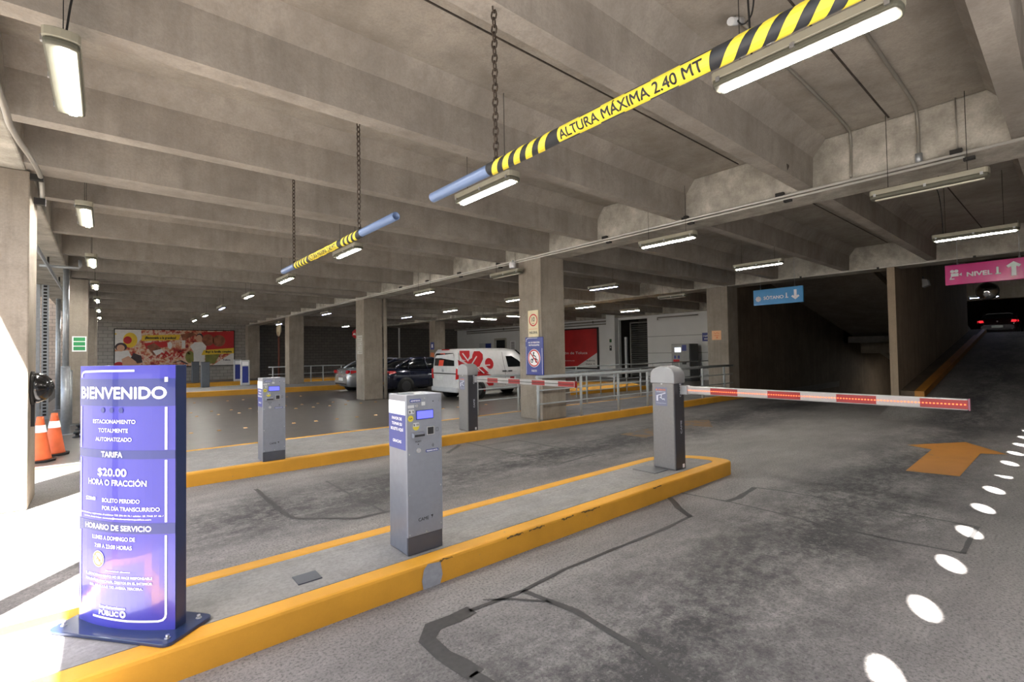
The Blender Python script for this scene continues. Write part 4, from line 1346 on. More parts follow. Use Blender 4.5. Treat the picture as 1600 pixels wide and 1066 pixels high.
# speed limit
t = thing('speed_sign', (6.88, 7.42, 1.90), 'cream ten kilometre speed limit sign with red ring on the middle column', 'sign')
MB().box(6.872, 6.895, 7.27, 7.58, 1.90, 2.46).build('panel', M_CREAM, t, bevel=0.003)
Fq = plane_fn((6.8705, 7.58, 1.90), (0, -1, 0), (0, 0, 1))
m_ = MB(); d_ring(m_, Fq, 0.165, 0.355, 0.105, 0.13); m_.build('ring', M_REDP, t, recalc=False)
m_ = MB()
d_text(m_, Fq, '10', 0.165, 0.325, 0.10, 'CENTER', 0.02, 0.09); d_text(m_, Fq, 'km/h', 0.165, 0.275, 0.025, 'CENTER', 0.01)
d_text(m_, Fq, 'MÁXIMA', 0.165, 0.065, 0.055, 'CENTER', 0.03, 0.24)
m_.build('lettering', M_BLK, t, recalc=False)
m_ = MB(); d_rect(m_, Fq, 0.02, 0.29, 0.165, 0.172); m_.build('rule', M_ORANGE, t, recalc=False)

# no motorcycles
t = thing('prohibition_sign', (6.86, 7.38, 1.10), 'blue sign with red crossed out motorcycle symbol on the middle column', 'sign')
MB().box(6.85, 6.875, 7.11, 7.655, 1.10, 1.895).build('panel', M_NAVY, t, bevel=0.012)
Fm = lambda l: plane_fn((6.85 - l, 7.655, 1.10), (0, -1, 0), (0, 0, 1))
m_ = MB()
d_text(m_, Fm(0.002), 'NO SE PERMITEN', 0.272, 0.668, 0.032, 'CENTER', 0.035, 0.34)
d_text(m_, Fm(0.002), 'MOTOCICLETAS', 0.272, 0.612, 0.032, 'CENTER', 0.035, 0.32)
d_text(m_, Fm(0.002), 'Estacionamiento', 0.272, 0.10, 0.018, 'CENTER', 0.02, 0.16)
d_text(m_, Fm(0.002), 'PÚBLICO', 0.272, 0.07, 0.026, 'CENTER', 0.03, 0.16)
d_stroke(m_, Fm(0.002), [(0.03, 0.02), (0.03, 0.60)], 0.008)
d_stroke(m_, Fm(0.002), [(0.515, 0.02), (0.515, 0.56)], 0.008)
d_stroke(m_, Fm(0.002), [(0.03, 0.70), (0.045, 0.755), (0.09, 0.775), (0.38, 0.775)], 0.008)
m_.build('lettering', M_WHITE, t, recalc=False)
m_ = MB(); d_disc(m_, Fm(0.002), 0.272, 0.355, 0.19, 36); pd = m_.build('disc', M_WHITE, t, recalc=False)
m_ = MB()
for cx in (0.205, 0.345):
    d_ring(m_, Fm(0.003), cx, 0.30, 0.025, 0.043, 20)
d_stroke(m_, Fm(0.003), [(0.205, 0.30), (0.25, 0.345), (0.31, 0.345), (0.345, 0.30)], 0.022)
d_stroke(m_, Fm(0.003), [(0.345, 0.30), (0.325, 0.385)], 0.016)
d_stroke(m_, Fm(0.003), [(0.235, 0.365), (0.25, 0.43), (0.30, 0.395), (0.325, 0.385)], 0.022)
d_disc(m_, Fm(0.003), 0.262, 0.462, 0.022, 16)
m_.build('motorcycle_symbol', M_BLK, pd, recalc=False)
m_ = MB(); d_ring(m_, Fm(0.0038), 0.272, 0.355, 0.152, 0.18, 36)
d_stroke(m_, Fm(0.0038), [(0.272 - 0.112, 0.355 + 0.112), (0.272 + 0.112, 0.355 - 0.112)], 0.026)
m_.build('red_ring', M_REDP, pd, recalc=False)

def notice(label, fn, w, h, mat, th, marks=(), cat='notice', mm=None):
    """small notice board: fn maps (u, v, lift) to space"""
    c = fn(w / 2, 0, 0)
    t = thing('notice', tuple(c), label, cat)
    m_ = MB().add([fn(0, 0, 0), fn(w, 0, 0), fn(w, h, 0), fn(0, h, 0), fn(0, 0, th), fn(w, 0, th), fn(w, h, th), fn(0, h, th)],
                  [(0, 1, 2, 3), (4, 5, 6, 7), (0, 1, 5, 4), (1, 2, 6, 5), (2, 3, 7, 6), (3, 0, 4, 7)])
    m_.build('board', mat, t)
    if marks:
        m_ = MB()
        for k in marks:
            if k[0] == 't':
                d_text(m_, lambda a, b: fn(a, b, th + 0.002), k[1], k[2], k[3], k[4], 'CENTER', 0.02, k[5] if len(k) > 5 else None)
            elif k[0] == 's':
                d_stroke(m_, lambda a, b: fn(a, b, th + 0.002), k[1], k[2])
            else:
                d_rect(m_, lambda a, b: fn(a, b, th + 0.002), *k[1:])
        m_.build('print', mm or M_WHITE, t, recalc=False)
    return t
def onX(x, y, z):      # face looking towards -X: u runs towards -Y
    return lambda u, v, l: Vector((x - l, y - u, z + v))
def onY(x, y, z):      # face looking towards -Y: u runs towards +X
    return lambda u, v, l: Vector((x + u, y - l, z + v))
notice('small peach coloured paper notice on the column beside the dark ramp', onX(15.195, 7.79, 1.89), 0.31, 0.30, M_PEACH, 0.008,
       (('s', [(0.07, 0.24), (0.12, 0.2), (0.17, 0.24), (0.24, 0.2)], 0.016), ('r', 0.15, 0.2, 0.05, 0.1), ('r', 0.08, 0.24, 0.13, 0.15)), mm=M_ORANGE)
notice('green safety notice board with three rows on the left column', onY(-0.63, 16.155, 1.78), 0.27, 0.38, M_WHITE, 0.01,
       tuple(('r', 0.025 + 0.0, 0.245, 0.03 + 0.115 * i, 0.125 + 0.115 * i) for i in range(3)), mm=M_GREEN)
notice('white notice sheet with rows of small print on the second middle column', onX(6.895, 16.72, 1.62), 0.44, 0.66, plain('grey_white_sheet', (178, 174, 166), 0.7), 0.008,
       tuple(('r', 0.04 + 0.1 * j, 0.10 + 0.1 * j, 0.04 + 0.075 * i, 0.08 + 0.075 * i) for i in range(8) for j in range(4) if (i * 3 + j) % 7), mm=M_COLM)
notice('tiny blue square sign on the distant column behind the blue car', onX(15.195, 25.66, 1.85), 0.40, 0.45, M_NAVY, 0.01, (('r', 0.12, 0.28, 0.12, 0.33),))
notice('orange hazard sticker below the blue sign on the distant column', onX(15.195, 25.66, 1.25), 0.40, 0.42, M_ORANGE, 0.01)
notice('small blue notice pinned high on the white wall beside the pay station', onX(23.79, 12.72, 2.02), 0.45, 0.44, M_NAVY, 0.01, (('t', 'CAJERO', 0.22, 0.24, 0.07, 0.34), ('r', 0.1, 0.34, 0.1, 0.14)))
notice('small yellow notice on the white wall next to the right column', onX(23.79, 12.25, 1.72), 0.30, 0.38, M_YEL, 0.01, (('t', 'P', 0.15, 0.14, 0.15),), mm=M_BLK)
notice('small green sign on the white pilaster by the lift lobby', onX(23.44, 18.5, 2.12), 0.16, 0.20, plain('dark_green_print', (40, 92, 52), 0.5), 0.01)
notice('small dark call panel on the white pilaster by the lift lobby', onX(23.44, 18.5, 1.62), 0.16, 0.30, M_DK, 0.012, (('r', 0.05, 0.11, 0.16, 0.22),))
notice('pair of blue and grey notices on the far white wall by the doorway', onX(23.79, 32.3, 1.75), 1.6, 0.66, M_STK, 0.02, (('r', 0.85, 1.6, 0.0, 0.62),), mm=M_NAVY)
notice('narrow white notice with text right of the far doorway', onX(23.79, 28.3, 1.65), 0.6, 0.85, M_WHITE, 0.01, tuple(('r', 0.1, 0.5, 0.1 + 0.12 * i, 0.15 + 0.12 * i) for i in range(6)), mm=M_BLK)
notice('red sign board on the dark far wall above the van', onY(21.4, 35.58, 2.2), 0.95, 0.6, plain('dull_red_print', (150, 44, 34), 0.5), 0.02, (('t', 'HIDRANTE', 0.47, 0.24, 0.12, 0.8),))

# hanging signs
def hanging_sign(label, y0, y1, z0, z1, mat, marks):
    x = 14.78
    t = thing('hanging_sign', (x, (y0 + y1) / 2, z0), label, 'sign', 'hanging direction signs')
    MB().box(x, x + 0.07, y1, y0, z0, z1).build('panel', mat, t, bevel=0.012)
    F = lambda l: (lambda u, v: Vector((x - l, y0 - u, z0 + v)))
    m_ = MB()
    marks(m_, F(0.003))
    m_.build('lettering', M_PALE, t, recalc=False)
    for y in (y0 - (y0 - y1) * 0.15, y0 - (y0 - y1) * 0.84):
        MB().cyl((x + 0.03, y, z1), (x + 0.03, y, 4.215), 0.006, 6).build('hanger', M_STEEL, t)
        MB().torus((x + 0.03, y, z1 + 0.025), 0.016, 0.004, (0, 1, 0), (0, 0, 1)).build('hook', M_STEEL, t)
    return t
def blue_marks(m_, F):
    for k in range(8):
        t = math.pi * 2 * k / 8
        d_disc(m_, F, 0.145 + 0.055 * math.cos(t), 0.185 + 0.055 * math.sin(t), 0.027, 12)
    d_disc(m_, F, 0.145, 0.185, 0.04, 14)
    d_text(m_, F, 'SÓTANO', 0.565, 0.155, 0.095, 'CENTER', 0.045, 0.54)
    d_text(m_, F, '1', 0.915, 0.17, 0.135, 'CENTER', 0.045)
    d_rect(m_, F, 0.885, 0.965, 0.155, 0.178)
    d_stroke(m_, F, [(1.145, 0.37), (1.145, 0.17)], 0.07)
    d_stroke(m_, F, [(1.055, 0.20), (1.145, 0.125), (1.235, 0.20)], 0.055)
hanging_sign('pale blue hanging sign for the basement with a downward arrow', 6.265, 4.925, 2.86, 3.32, M_LBLUE, blue_marks)
def pink_marks(m_, F):
    for cx in (0.125, 0.195):
        d_disc(m_, F, cx, 0.31, 0.036, 18)
    d_rect(m_, F, 0.10, 0.23, 0.19, 0.265)
    d_poly(m_, F, [(0.235, 0.225), (0.285, 0.19), (0.285, 0.265)])
    d_stroke(m_, F, [(0.11, 0.20), (0.09, 0.135), (0.16, 0.135)], 0.022)
    d_text(m_, F, 'NIVEL', 0.57, 0.165, 0.10, 'CENTER', 0.055, 0.40)
    d_text(m_, F, '1', 0.855, 0.17, 0.15, 'CENTER', 0.045)
    d_rect(m_, F, 0.82, 0.905, 0.155, 0.178)
    d_stroke(m_, F, [(1.10, 0.09), (1.10, 0.33)], 0.075)
    d_stroke(m_, F, [(1.005, 0.29), (1.10, 0.36), (1.195, 0.29)], 0.06)
hanging_sign('magenta hanging sign for level one with an upward arrow', 1.965, 0.55, 2.96, 3.42, M_PINK, pink_marks)

# ================================================================== POSTERS
M_FRAME = plain('poster_frame_black', (24, 22, 22), 0.5)
M_PRED = plain('poster_red', (186, 32, 36), 0.4, var=0.18, scale=1.2)
M_PW = plain('poster_white', (222, 218, 214), 0.4)
M_PY = plain('poster_yellow', (226, 190, 52), 0.45)
M_PBR = plain('poster_brown', (140, 84, 60), 0.5, var=0.4, scale=4)
M_PSK = plain('poster_skin', (206, 160, 132), 0.5)
M_PMIX = plain('poster_mixed_tan', (196, 168, 138), 0.5, var=0.45, scale=3)
def collage(name):
    m, nt, b = newmat(name)
    geo = nt.nodes.new('ShaderNodeNewGeometry')
    f = noise(nt, geo.outputs['Position'], 2.6, 7, 0.7)
    c = ramp(nt, f, ((0.30, lin((70, 40, 38))), (0.40, lin((176, 44, 40))), (0.47, lin((206, 150, 112))), (0.53, lin((222, 206, 186))), (0.60, lin((190, 70, 52))), (0.70, lin((108, 66, 50)))))
    nt.links.new(c, b.inputs['Base Color'])
    b.inputs['Roughness'].default_value = 0.45
    return m
M_PMIX = collage('poster_collage')
M_PDK = plain('poster_dark', (58, 44, 50), 0.5, var=0.3, scale=4)
M_PGR = plain('poster_olive', (126, 124, 60), 0.5, var=0.2, scale=4)
t = thing('mural_poster', (3.4, 34.9, 1.05), 'wide colourful tourism mural poster in a black frame on the far wall', 'poster')
X0, X1, Z0, Z1 = 0.36, 6.30, 1.06, 3.30
MB().box(X0, X1, 34.82, 34.9, Z0, Z1).build('frame', M_FRAME, t, bevel=0.01)
PW, PH = X1 - X0 - 0.1, Z1 - Z0 - 0.1
def MF(l):
    return lambda u, v: Vector((X0 + 0.05 + u * PW, 34.82 - 0.002 - l * 0.002, Z1 - 0.05 - v * PH))
def mural(mat, lay, shapes, nm='print_area'):
    m_ = MB()
    for s in shapes:
        if s[0] == 'r': d_rect(m_, MF(lay), *s[1:])
        elif s[0] == 'd': d_disc(m_, MF(lay), s[1], s[2], s[3], 20, s[4])
        elif s[0] == 'p': d_poly(m_, MF(lay), s[1])
        elif s[0] == 'l': d_stroke(m_, MF(lay), s[1], s[2])
        elif s[0] == 't': d_text(m_, lambda a, b: MF(lay)(a, s[3] - b), s[1], s[2], 0, s[4], 'CENTER', 0.02, s[5])
    m_.build(nm, mat, t, recalc=False)
mural(M_PMIX, 1, [('r', 0, 1, 0, 1)])
mural(M_PW, 2, [('p', [(0, 0), (0.2, 0), (0.2, 0.25), (0.16, 0.4), (0.0, 0.45)]), ('p', [(0.0, 0.58), (0.1, 0.55), (0.13, 0.75), (0.12, 0.98), (0.0, 0.98)])])
mural(M_PRED, 3, [('p', [(0.22, 0.36), (0.40, 0.31), (0.42, 0.46), (0.24, 0.52)]), ('p', [(0.70, 0.05), (1, 0.0), (1, 0.62), (0.72, 0.55)]), ('d', 0.03, 0.92, 0.035, 0.07)])
mural(M_PY, 4, [('d', 0.115, 0.28, 0.055, 0.2), ('p', [(0.0, 0.1)] + [(0.02, 0.12), (0.0, 0.14)])])
mural(M_PRED, 5, [('d', 0.095, 0.28, 0.032, 0.1)])
mural(M_PBR, 4, [('d', 0.76, 0.27, 0.055, 0.17), ('d', 0.86, 0.29, 0.06, 0.17), ('p', [(0.24, 0.45), (0.3, 0.35), (0.36, 0.5), (0.3, 0.7)]), ('p', [(0.52, 0.12), (0.62, 0.05), (0.66, 0.12), (0.58, 0.22), (0.55, 0.4)])])
mural(M_PW, 5, [('p', [(0.29, 0.57), (0.36, 0.52), (0.38, 0.60), (0.32, 0.70)]), ('r', 0.53, 0.56, 0.28, 0.5), ('d', 0.43, 0.42, 0.02, 0.1)])
mural(M_PDK, 5, [('p', [(0.14, 0.62), (0.2, 0.7), (0.21, 0.88), (0.17, 0.9), (0.12, 0.75)]), ('d', 0.045, 0.46, 0.045, 0.11), ('l', [(0.46, 0.9), (0.52, 0.85), (0.58, 0.95)], 0.02), ('d', 0.685, 0.17, 0.03, 0.09)])
mural(M_PSK, 6, [('d', 0.043, 0.49, 0.03, 0.09), ('p', [(0.05, 0.78), (0.1, 0.7), (0.16, 0.85), (0.17, 1.0), (0.06, 1.0)]), ('d', 0.68, 0.22, 0.028, 0.1), ('l', [(0.6, 0.5), (0.575, 0.6), (0.6, 0.68)], 0.018)])
mural(M_PGR, 6, [('d', 0.60, 0.75, 0.04, 0.17), ('p', [(0.735, 0.68), (0.87, 0.68), (0.82, 0.95), (0.735, 0.95)])])
mural(M_PW, 7, [('p', [(0.60, 0.45), (0.64, 0.33), (0.71, 0.33), (0.745, 0.45), (0.735, 0.6), (0.725, 1.0), (0.635, 1.0), (0.63, 0.6)]), ('p', [(1.0, 0.62), (1.0, 1.0), (0.80, 1.0)])])
mural(M_PRED, 8, [('l', [(0.36, 0.62), (0.40, 0.72), (0.38, 0.76)], 0.016), ('l', [(0.40, 0.6), (0.37, 0.74)], 0.016), ('l', [(0.41, 0.62), (0.42, 0.72), (0.45, 0.62)], 0.016), ('l', [(0.46, 0.72), (0.475, 0.58), (0.49, 0.72), (0.505, 0.58)], 0.016), ('l', [(0.50, 0.58), (0.54, 0.76)], 0.016), ('l', [(0.54, 0.6), (0.50, 0.76)], 0.016)])
mural(M_PY, 8, [('p', [(0.21, 0.15), (0.52, 0.12), (0.505, 0.27), (0.20, 0.30)])], 'caption_band')
mural(M_PY, 8, [('p', [(0.72, 0.56), (1.0, 0.50), (1.0, 0.66), (0.70, 0.70)])], 'caption_band')
mural(M_BLK, 9, [('t', '¡Bienvenido a la grandeza!', 0.355, 0.245, 0.07, 0.25), ('t', 'llegó la familia completa', 0.86, 0.635, 0.065, 0.24), ('t', 'Toluca', 0.93, 0.87, 0.045, 0.07)], 'caption')

t = thing('wall_poster', (23.75, 22.9, 0.42), 'big red poster with a white corner in a black frame on the white wall', 'poster')
MB().box(23.70, 23.8, 19.6, 26.2, 0.45, 3.12).build('frame', M_FRAME, t, bevel=0.02)
PF = lambda l: (lambda u, v: Vector((23.698 - l, 26.1 - u, 0.55 + v)))
m_ = MB(); d_rect(m_, PF(0.002), 0, 6.4, 0, 2.48, 4, 1); m_.build('print_area', M_PRED, t, recalc=False)
for tri in ([(4.55, 0), (6.4, 0), (6.4, 0.95)], [(0, 2.48), (0, 0.9), (0.9, 2.48)]):
    m_ = MB(); d_poly(m_, PF(0.004), tri); m_.build('white_corner', M_PW, t, recalc=False)
m_ = MB()
d_text(m_, PF(0.006), 'El corazón de Toluca', 4.0, 0.88, 0.17, 'CENTER', 0.02, 3.2)
d_text(m_, PF(0.006), 'www.centrodetoluca.mx', 3.5, 0.42, 0.07, 'CENTER', 0.01, 2.0)
m_.build('lettering', M_PW, t, recalc=False)
m_ = MB(); d_text(m_, PF(0.006), 'NUEVOS', 5.85, 0.40, 0.10, 'CENTER', 0.02, 0.75); d_text(m_, PF(0.006), 'PARA TI', 5.85, 0.18, 0.10, 'CENTER', 0.02, 0.75)
m_.build('corner_lettering', M_BLK, t, recalc=False)

# ================================================================== FAR DOORWAY, LIFT LOBBY, PAY STATION
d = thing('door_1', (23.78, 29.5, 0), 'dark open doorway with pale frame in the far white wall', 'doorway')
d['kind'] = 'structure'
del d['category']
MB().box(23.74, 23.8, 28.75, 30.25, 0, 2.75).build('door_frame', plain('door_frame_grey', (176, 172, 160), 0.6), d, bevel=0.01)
MB().box(23.73, 23.745, 28.9, 29.95, 0, 2.6).build('opening', M_DK, d)  # dark sheet on the solid wall, stands in for the doorway's shade
MB().box(23.70, 23.735, 29.95, 30.1, 1.0, 2.55).build('door_leaf', M_STK, d)
mb = MB()
mb.box(25.8, 26.0, 15.8, 18.3, 0, 4.22)
mb.box(24.0, 25.9, 18.05, 18.25, 0, 4.22)
mb.box(24.0, 25.9, 15.85, 16.05, 0, 4.22)
struct(mb.build('wall_lobby', plain('lobby_dark', (58, 54, 50), 0.7)))  # recess walls all in one dark tone
t = thing('louvre_screen', (24.2, 17.0, 0), 'dark grey louvred screen inside the lift lobby opening', 'louvre screen')
M_SLAT = plain('louvre_grey', (104, 104, 102), 0.35, 0.4)
MB().box(24.12, 24.2, 17.42, 17.5, 0, 3.3).build('screen_frame', M_SLAT, t)
MB().box(24.12, 24.2, 16.1, 16.18, 0, 3.3).build('screen_frame', M_SLAT, t)
MB().box(24.12, 24.2, 16.1, 17.5, 3.22, 3.3).build('screen_frame', M_SLAT, t)
for i in range(24):
    m_ = MB()
    z = 0.12 + i * 0.128
    m_.prism([(24.12, 16.18, z), (24.20, 16.18, z + 0.07), (24.20, 16.18, z + 0.085), (24.12, 16.18, z + 0.015)], (0, 1.24, 0))
    m_.build('slat', M_SLAT, t)
tag(MB().box(23.95, 24.08, 17.62, 17.78, 0, 2.42).build('door_post', M_GALV), 'pale steel door post at the edge of the lift lobby', 'door post')
t = thing('pay_station', (23.1, 13.2, 0), 'tall grey automatic pay station with lit screen in front of the white wall', 'pay station')
MB().box(22.6, 23.4, 12.75, 13.80, 0.12, 1.90).build('body', M_DK, t, bevel=0.02)
MB().box(22.55, 22.62, 12.78, 13.78, 0.12, 1.90).build('front_panel', plain('pay_station_grey', (150, 152, 152), 0.4), t, bevel=0.02)
MB().box(22.6, 23.4, 12.7, 13.85, 0.0, 0.12).build('plinth', M_DK, t)
PS = lambda l: (lambda u, v: Vector((22.549 - l, 13.78 - u, 0.12 + v)))
m_ = MB(); d_rect(m_, PS(0.002), 0.18, 0.55, 1.35, 1.60); m_.build('screen', plain('pay_screen_glow', (210, 214, 220), 0.4, emit=0.5), t, recalc=False)
m_ = MB(); d_rect(m_, PS(0.002), 0.6, 0.85, 1.42, 1.72); d_rect(m_, PS(0.002), 0.15, 0.26, 1.02, 1.18); d_rect(m_, PS(0.002), 0.36, 0.47, 1.02, 1.18); m_.build('printed_panel', M_NAVY, t, recalc=False)
m_ = MB(); d_rect(m_, PS(0.002), 0.1, 0.45, 0.86, 0.98); m_.build('red_label', M_REDP, t, recalc=False)
m_ = MB().box(22.50, 22.56, 12.95, 13.15, 0.85, 0.98); m_.build('ticket_tray', M_DK, t)
tag(MB().lathe((23.78, 14.35, 1.45), [(0.0, -0.02), (0.16, -0.02), (0.18, 0.0)], 18, 'X').build('wall_emblem', plain('emblem_grey', (150, 146, 148), 0.6)), 'faint round grey emblem on the white wall left of the pay station', 'emblem')

# ================================================================== FAR ISLAND POSTS AND MIRROR
def pillar_post(x, y, z, h, label, dark=True):
    t = thing('barrier_pillar', (x, y, z), label, 'pillar')
    if dark:
        MB().box(x - 0.17, x + 0.17, y - 0.14, y + 0.14, z, z + h).build('cabinet', plain('slate_cabinet', (84, 90, 98), 0.5) if 'slate_cabinet' not in MATS else MATS['slate_cabinet'], t, bevel=0.03)
        MB().box(x - 0.18, x + 0.18, y - 0.15, y + 0.15, z + h - 0.05, z + h).build('cap', M_TMB, t, bevel=0.02)
    else:
        MB().box(x - 0.2, x + 0.2, y - 0.05, y + 0.05, z, z + h).build('frame', M_STK, t, bevel=0.02)
        MB().box(x - 0.13, x + 0.13, y - 0.06, y + 0.06, z + 0.12, z + h - 0.3).build('panel', M_NAVY, t)
        MB().box(x - 0.13, x + 0.13, y - 0.06, y + 0.06, z + h - 0.26, z + h - 0.08).build('heading', M_WHITE, t)
    return t
pillar_post(3.55, 26.3, 0.21, 1.18, 'slate grey cabinet post in front of the mural, nearer one')
pillar_post(3.80, 31.6, 0.2, 1.18, 'slate grey cabinet post in front of the mural, farther one')
pillar_post(5.22, 26.4, 0.21, 1.22, 'white framed narrow sign post at the right end of the mural, nearer one', False)
pillar_post(5.86, 31.6, 0.2, 1.25, 'white framed narrow sign post at the right end of the mural, farther one', False)
t = thing('round_mirror', (7.6, 29.5, 0), 'oval pale mirror back on a rusty pole beside the far columns', 'mirror')
MB().cyl((7.55, 29.5, 0), (7.55, 29.5, 3.0), 0.05, 10).build('pole', plain('rust_brown', (96, 52, 40), 0.8), t)
MB().lathe((7.55, 29.45, 3.15), [(0.0, 0.10), (0.25, 0.07), (0.42, 0.0), (0.44, -0.03), (0.0, -0.04)], 24, 'X').build('dish', M_CREAM, t)
t = thing('no_entry_sign', (12.3, 30, 0), 'red no entry sign partly hidden behind the perforated notice column', 'sign')
MB().cyl((12.3, 30, 0.0), (12.3, 30, 3.3), 0.04, 8).build('pole', M_GALV, t)
m_ = MB().prism([(12.3 + 0.31 * math.cos(math.pi / 8 + math.pi / 4 * i), 29.94, 2.95 + 0.31 * math.sin(math.pi / 8 + math.pi / 4 * i)) for i in range(8)], (0, 0.02, 0))
m_.build('plate', M_REDP, t)
m_ = MB(); d_text(m_, lambda a, b: Vector((12.3 + a, 29.935, 2.88 + b)), 'ALTO', 0, 0, 0.14, 'CENTER', 0.03, 0.46); m_.build('lettering', M_WHITE, t, recalc=False)

# ================================================================== LEFT EDGE: POSTS, CONES, MIRROR DOME
def steel_post(x, y, h, r, label, upper=None):
    t = thing('steel_post', (x, y, 0), label, 'post', 'steel posts at the left edge')
    MB().cyl((x, y, 0), (x, y, h), r, 14).build('tube', M_GALV, t)
    MB().cyl((x, y, 0), (x, y, 0.012), r * 1.7, 14).build('foot_plate', M_GALV, t)
    MB().lathe((x, y, h), [(r * 1.05, 0), (r * 1.05, 0.015), (r * 0.6, 0.035), (0.0, 0.04)], 14).build('cap', M_GALV, t)
    if upper:
        MB().cyl((x, y, h), (x, y, upper), r * 0.68, 12).build('upper_tube', M_GALV, t)
    return t
steel_post(-0.64, 13.9, 1.42, 0.075, 'thick galvanised post with a thinner tube rising to the beam', 3.55)
steel_post(-0.66, 15.75, 1.30, 0.06, 'short galvanised post close behind the thick tall one')
steel_post(-0.69, 19.4, 1.32, 0.11, 'short wide galvanised bollard in front of the green notice column')
steel_post(-1.14, 20.9, 3.5, 0.06, 'slim tall steel post between the gate track and the thick post')
t = thing('gate_track', (-1.2, 17.9, 0), 'tall perforated steel gate track standing behind the orange cones', 'gate track')
MB().box(-1.30, -1.16, 17.85, 17.95, 0, 4.2).build('channel', M_GALV, t)
for i in range(46):
    MB().box(-1.265, -1.195, 17.84, 17.852, 0.1 + i * 0.088, 0.15 + i * 0.088).build('slot', M_DKMET, t)
MB().box(-1.42, -1.33, 17.85, 17.95, 0, 4.2).build('side_rail', M_GALV, t)
tag(MB().box(-1.32, -1.18, 3.48, 3.62, 0, 3.6).build('gate_post', M_GALV), 'square steel gate post by the sunlit floor left of the welcome sign', 'post')

M_CONE = plain('cone_orange', (224, 104, 56), 0.5, var=0.1)
def cone(x, y, label):
    t = thing('traffic_cone', (x, y, 0), label, 'traffic cone', 'orange traffic cones')
    m_ = MB()
    m_.prism([(x + 0.2 * math.cos(math.pi / 4 * i + 0.39), y + 0.2 * math.sin(math.pi / 4 * i + 0.39), 0) for i in range(8)], (0, 0, 0.035))
    m_.build('base', M_BLACK, t, bevel=0.006)
    MB().lathe((x, y, 0.035), [(0.145, 0), (0.135, 0.02), (0.048, 0.60), (0.042, 0.66), (0.0, 0.665)], 20).build('cone', M_CONE, t)
    MB().lathe((x, y, 0.035), [(0.0795, 0.42), (0.0795, 0.42), (0.062, 0.53)], 20).build('reflective_band', M_WHITE, t)
    return t
cone(-0.77, 10.5, 'orange traffic cone with white band, the front one by the column')
cone(-0.64, 11.05, 'orange traffic cone with white band, the one behind')
for i, (x, y) in enumerate(((-0.75, 14.5), (-0.72, 12.86), (-0.44, 14.6), (-0.43, 13.2))):
    t = thing('floor_anchor', (x, y, 0), ('black rubber floor anchor left of the thick post, farther one', 'black rubber floor anchor left of the thick post, nearer one',
              'black rubber floor anchor half hidden behind the welcome sign edge, farther one', 'black rubber floor anchor half hidden behind the welcome sign edge, nearer one')[i], 'floor anchor')
    MB().lathe((x, y, 0), [(0.075, 0), (0.07, 0.02), (0.03, 0.03), (0.03, 0.07), (0.06, 0.08), (0.06, 0.12), (0.0, 0.125)], 12).build('body', M_BLACK, t)
    MB().box(x - 0.02, x + 0.08, y - 0.02, y + 0.02, 0.08, 0.13).build('lug', M_BLACK, t, bevel=0.005)
t = thing('dome_mirror', (-0.60, 7.45, 1.27), 'black dome shaped mirror hood on the side of the left column', 'mirror hood')
MB().lathe((-0.62, 7.45, 1.27), [(0.17, 0.0), (0.165, 0.06), (0.14, 0.12), (0.09, 0.165), (0.04, 0.185), (0.0, 0.19)], 22, 'X').build('dome', plain('gloss_black', (22, 22, 24), 0.2, coat=0.5), t)
MB().lathe((-0.62, 7.45, 1.27), [(0.185, 0.0), (0.185, 0.025), (0.165, 0.03)], 22, 'X').build('rim', M_DKMET, t)
MB().box(-0.62, -0.59, 7.43, 7.47, 0.85, 1.12).build('strap', M_BLACK, t)

# ================================================================== ROAD STUDS
M_STUD = plain('stud_amber', (206, 162, 108), 0.35)
stud = None
NTH = ['first', 'second', 'third', 'fourth', 'fifth', 'sixth', 'seventh', 'eighth', 'ninth', 'tenth', 'eleventh', 'twelfth', 'thirteenth', 'fourteenth', 'fifteenth', 'sixteenth', 'seventeenth', 'eighteenth']
srows = ((12.0, 1.87 - 3 * 0.5, 18, '%s yellow road stud from the left in the nearest row across the far lane'),
         (15.35, 1.87 - 3 * 0.5, 14, '%s yellow road stud from the left in the second row across the far lane'),
         (16.45, 1.87 - 2 * 0.5, 12, '%s yellow road stud from the left in the third row across the far lane'),
         (20.0, 1.87 - 2 * 0.5, 11, '%s yellow road stud from the left in the farthest row near the yellow island'))
for sy, sx, n, lab in srows:
    for i in range(n):
        x = sx + 0.503 * i
        y = sy - (0.03 * (x - 3) if sy < 13 else 0.02 * (x - 3))
        if 6.8 < x < 7.75 and 16.0 < y < 17.0:
            continue
        if stud is None:
            m_ = MB().loft([[(s1 * a + x, s2 * b + y, z) for s1, s2 in ((-1, -1), (1, -1), (1, 1), (-1, 1))] for a, b, z in ((0.036, 0.036, 0.0), (0.036, 0.036, 0.006), (0.022, 0.022, 0.018))], smooth=False)
            stud = m_.build('road_stud', M_STUD)
            o = stud
        else:
            o = stud.copy()
            COL.objects.link(o)
            o.location = (x, y, 0)
        tag(o, lab % NTH[i], 'road stud', 'yellow road studs across the far lane')

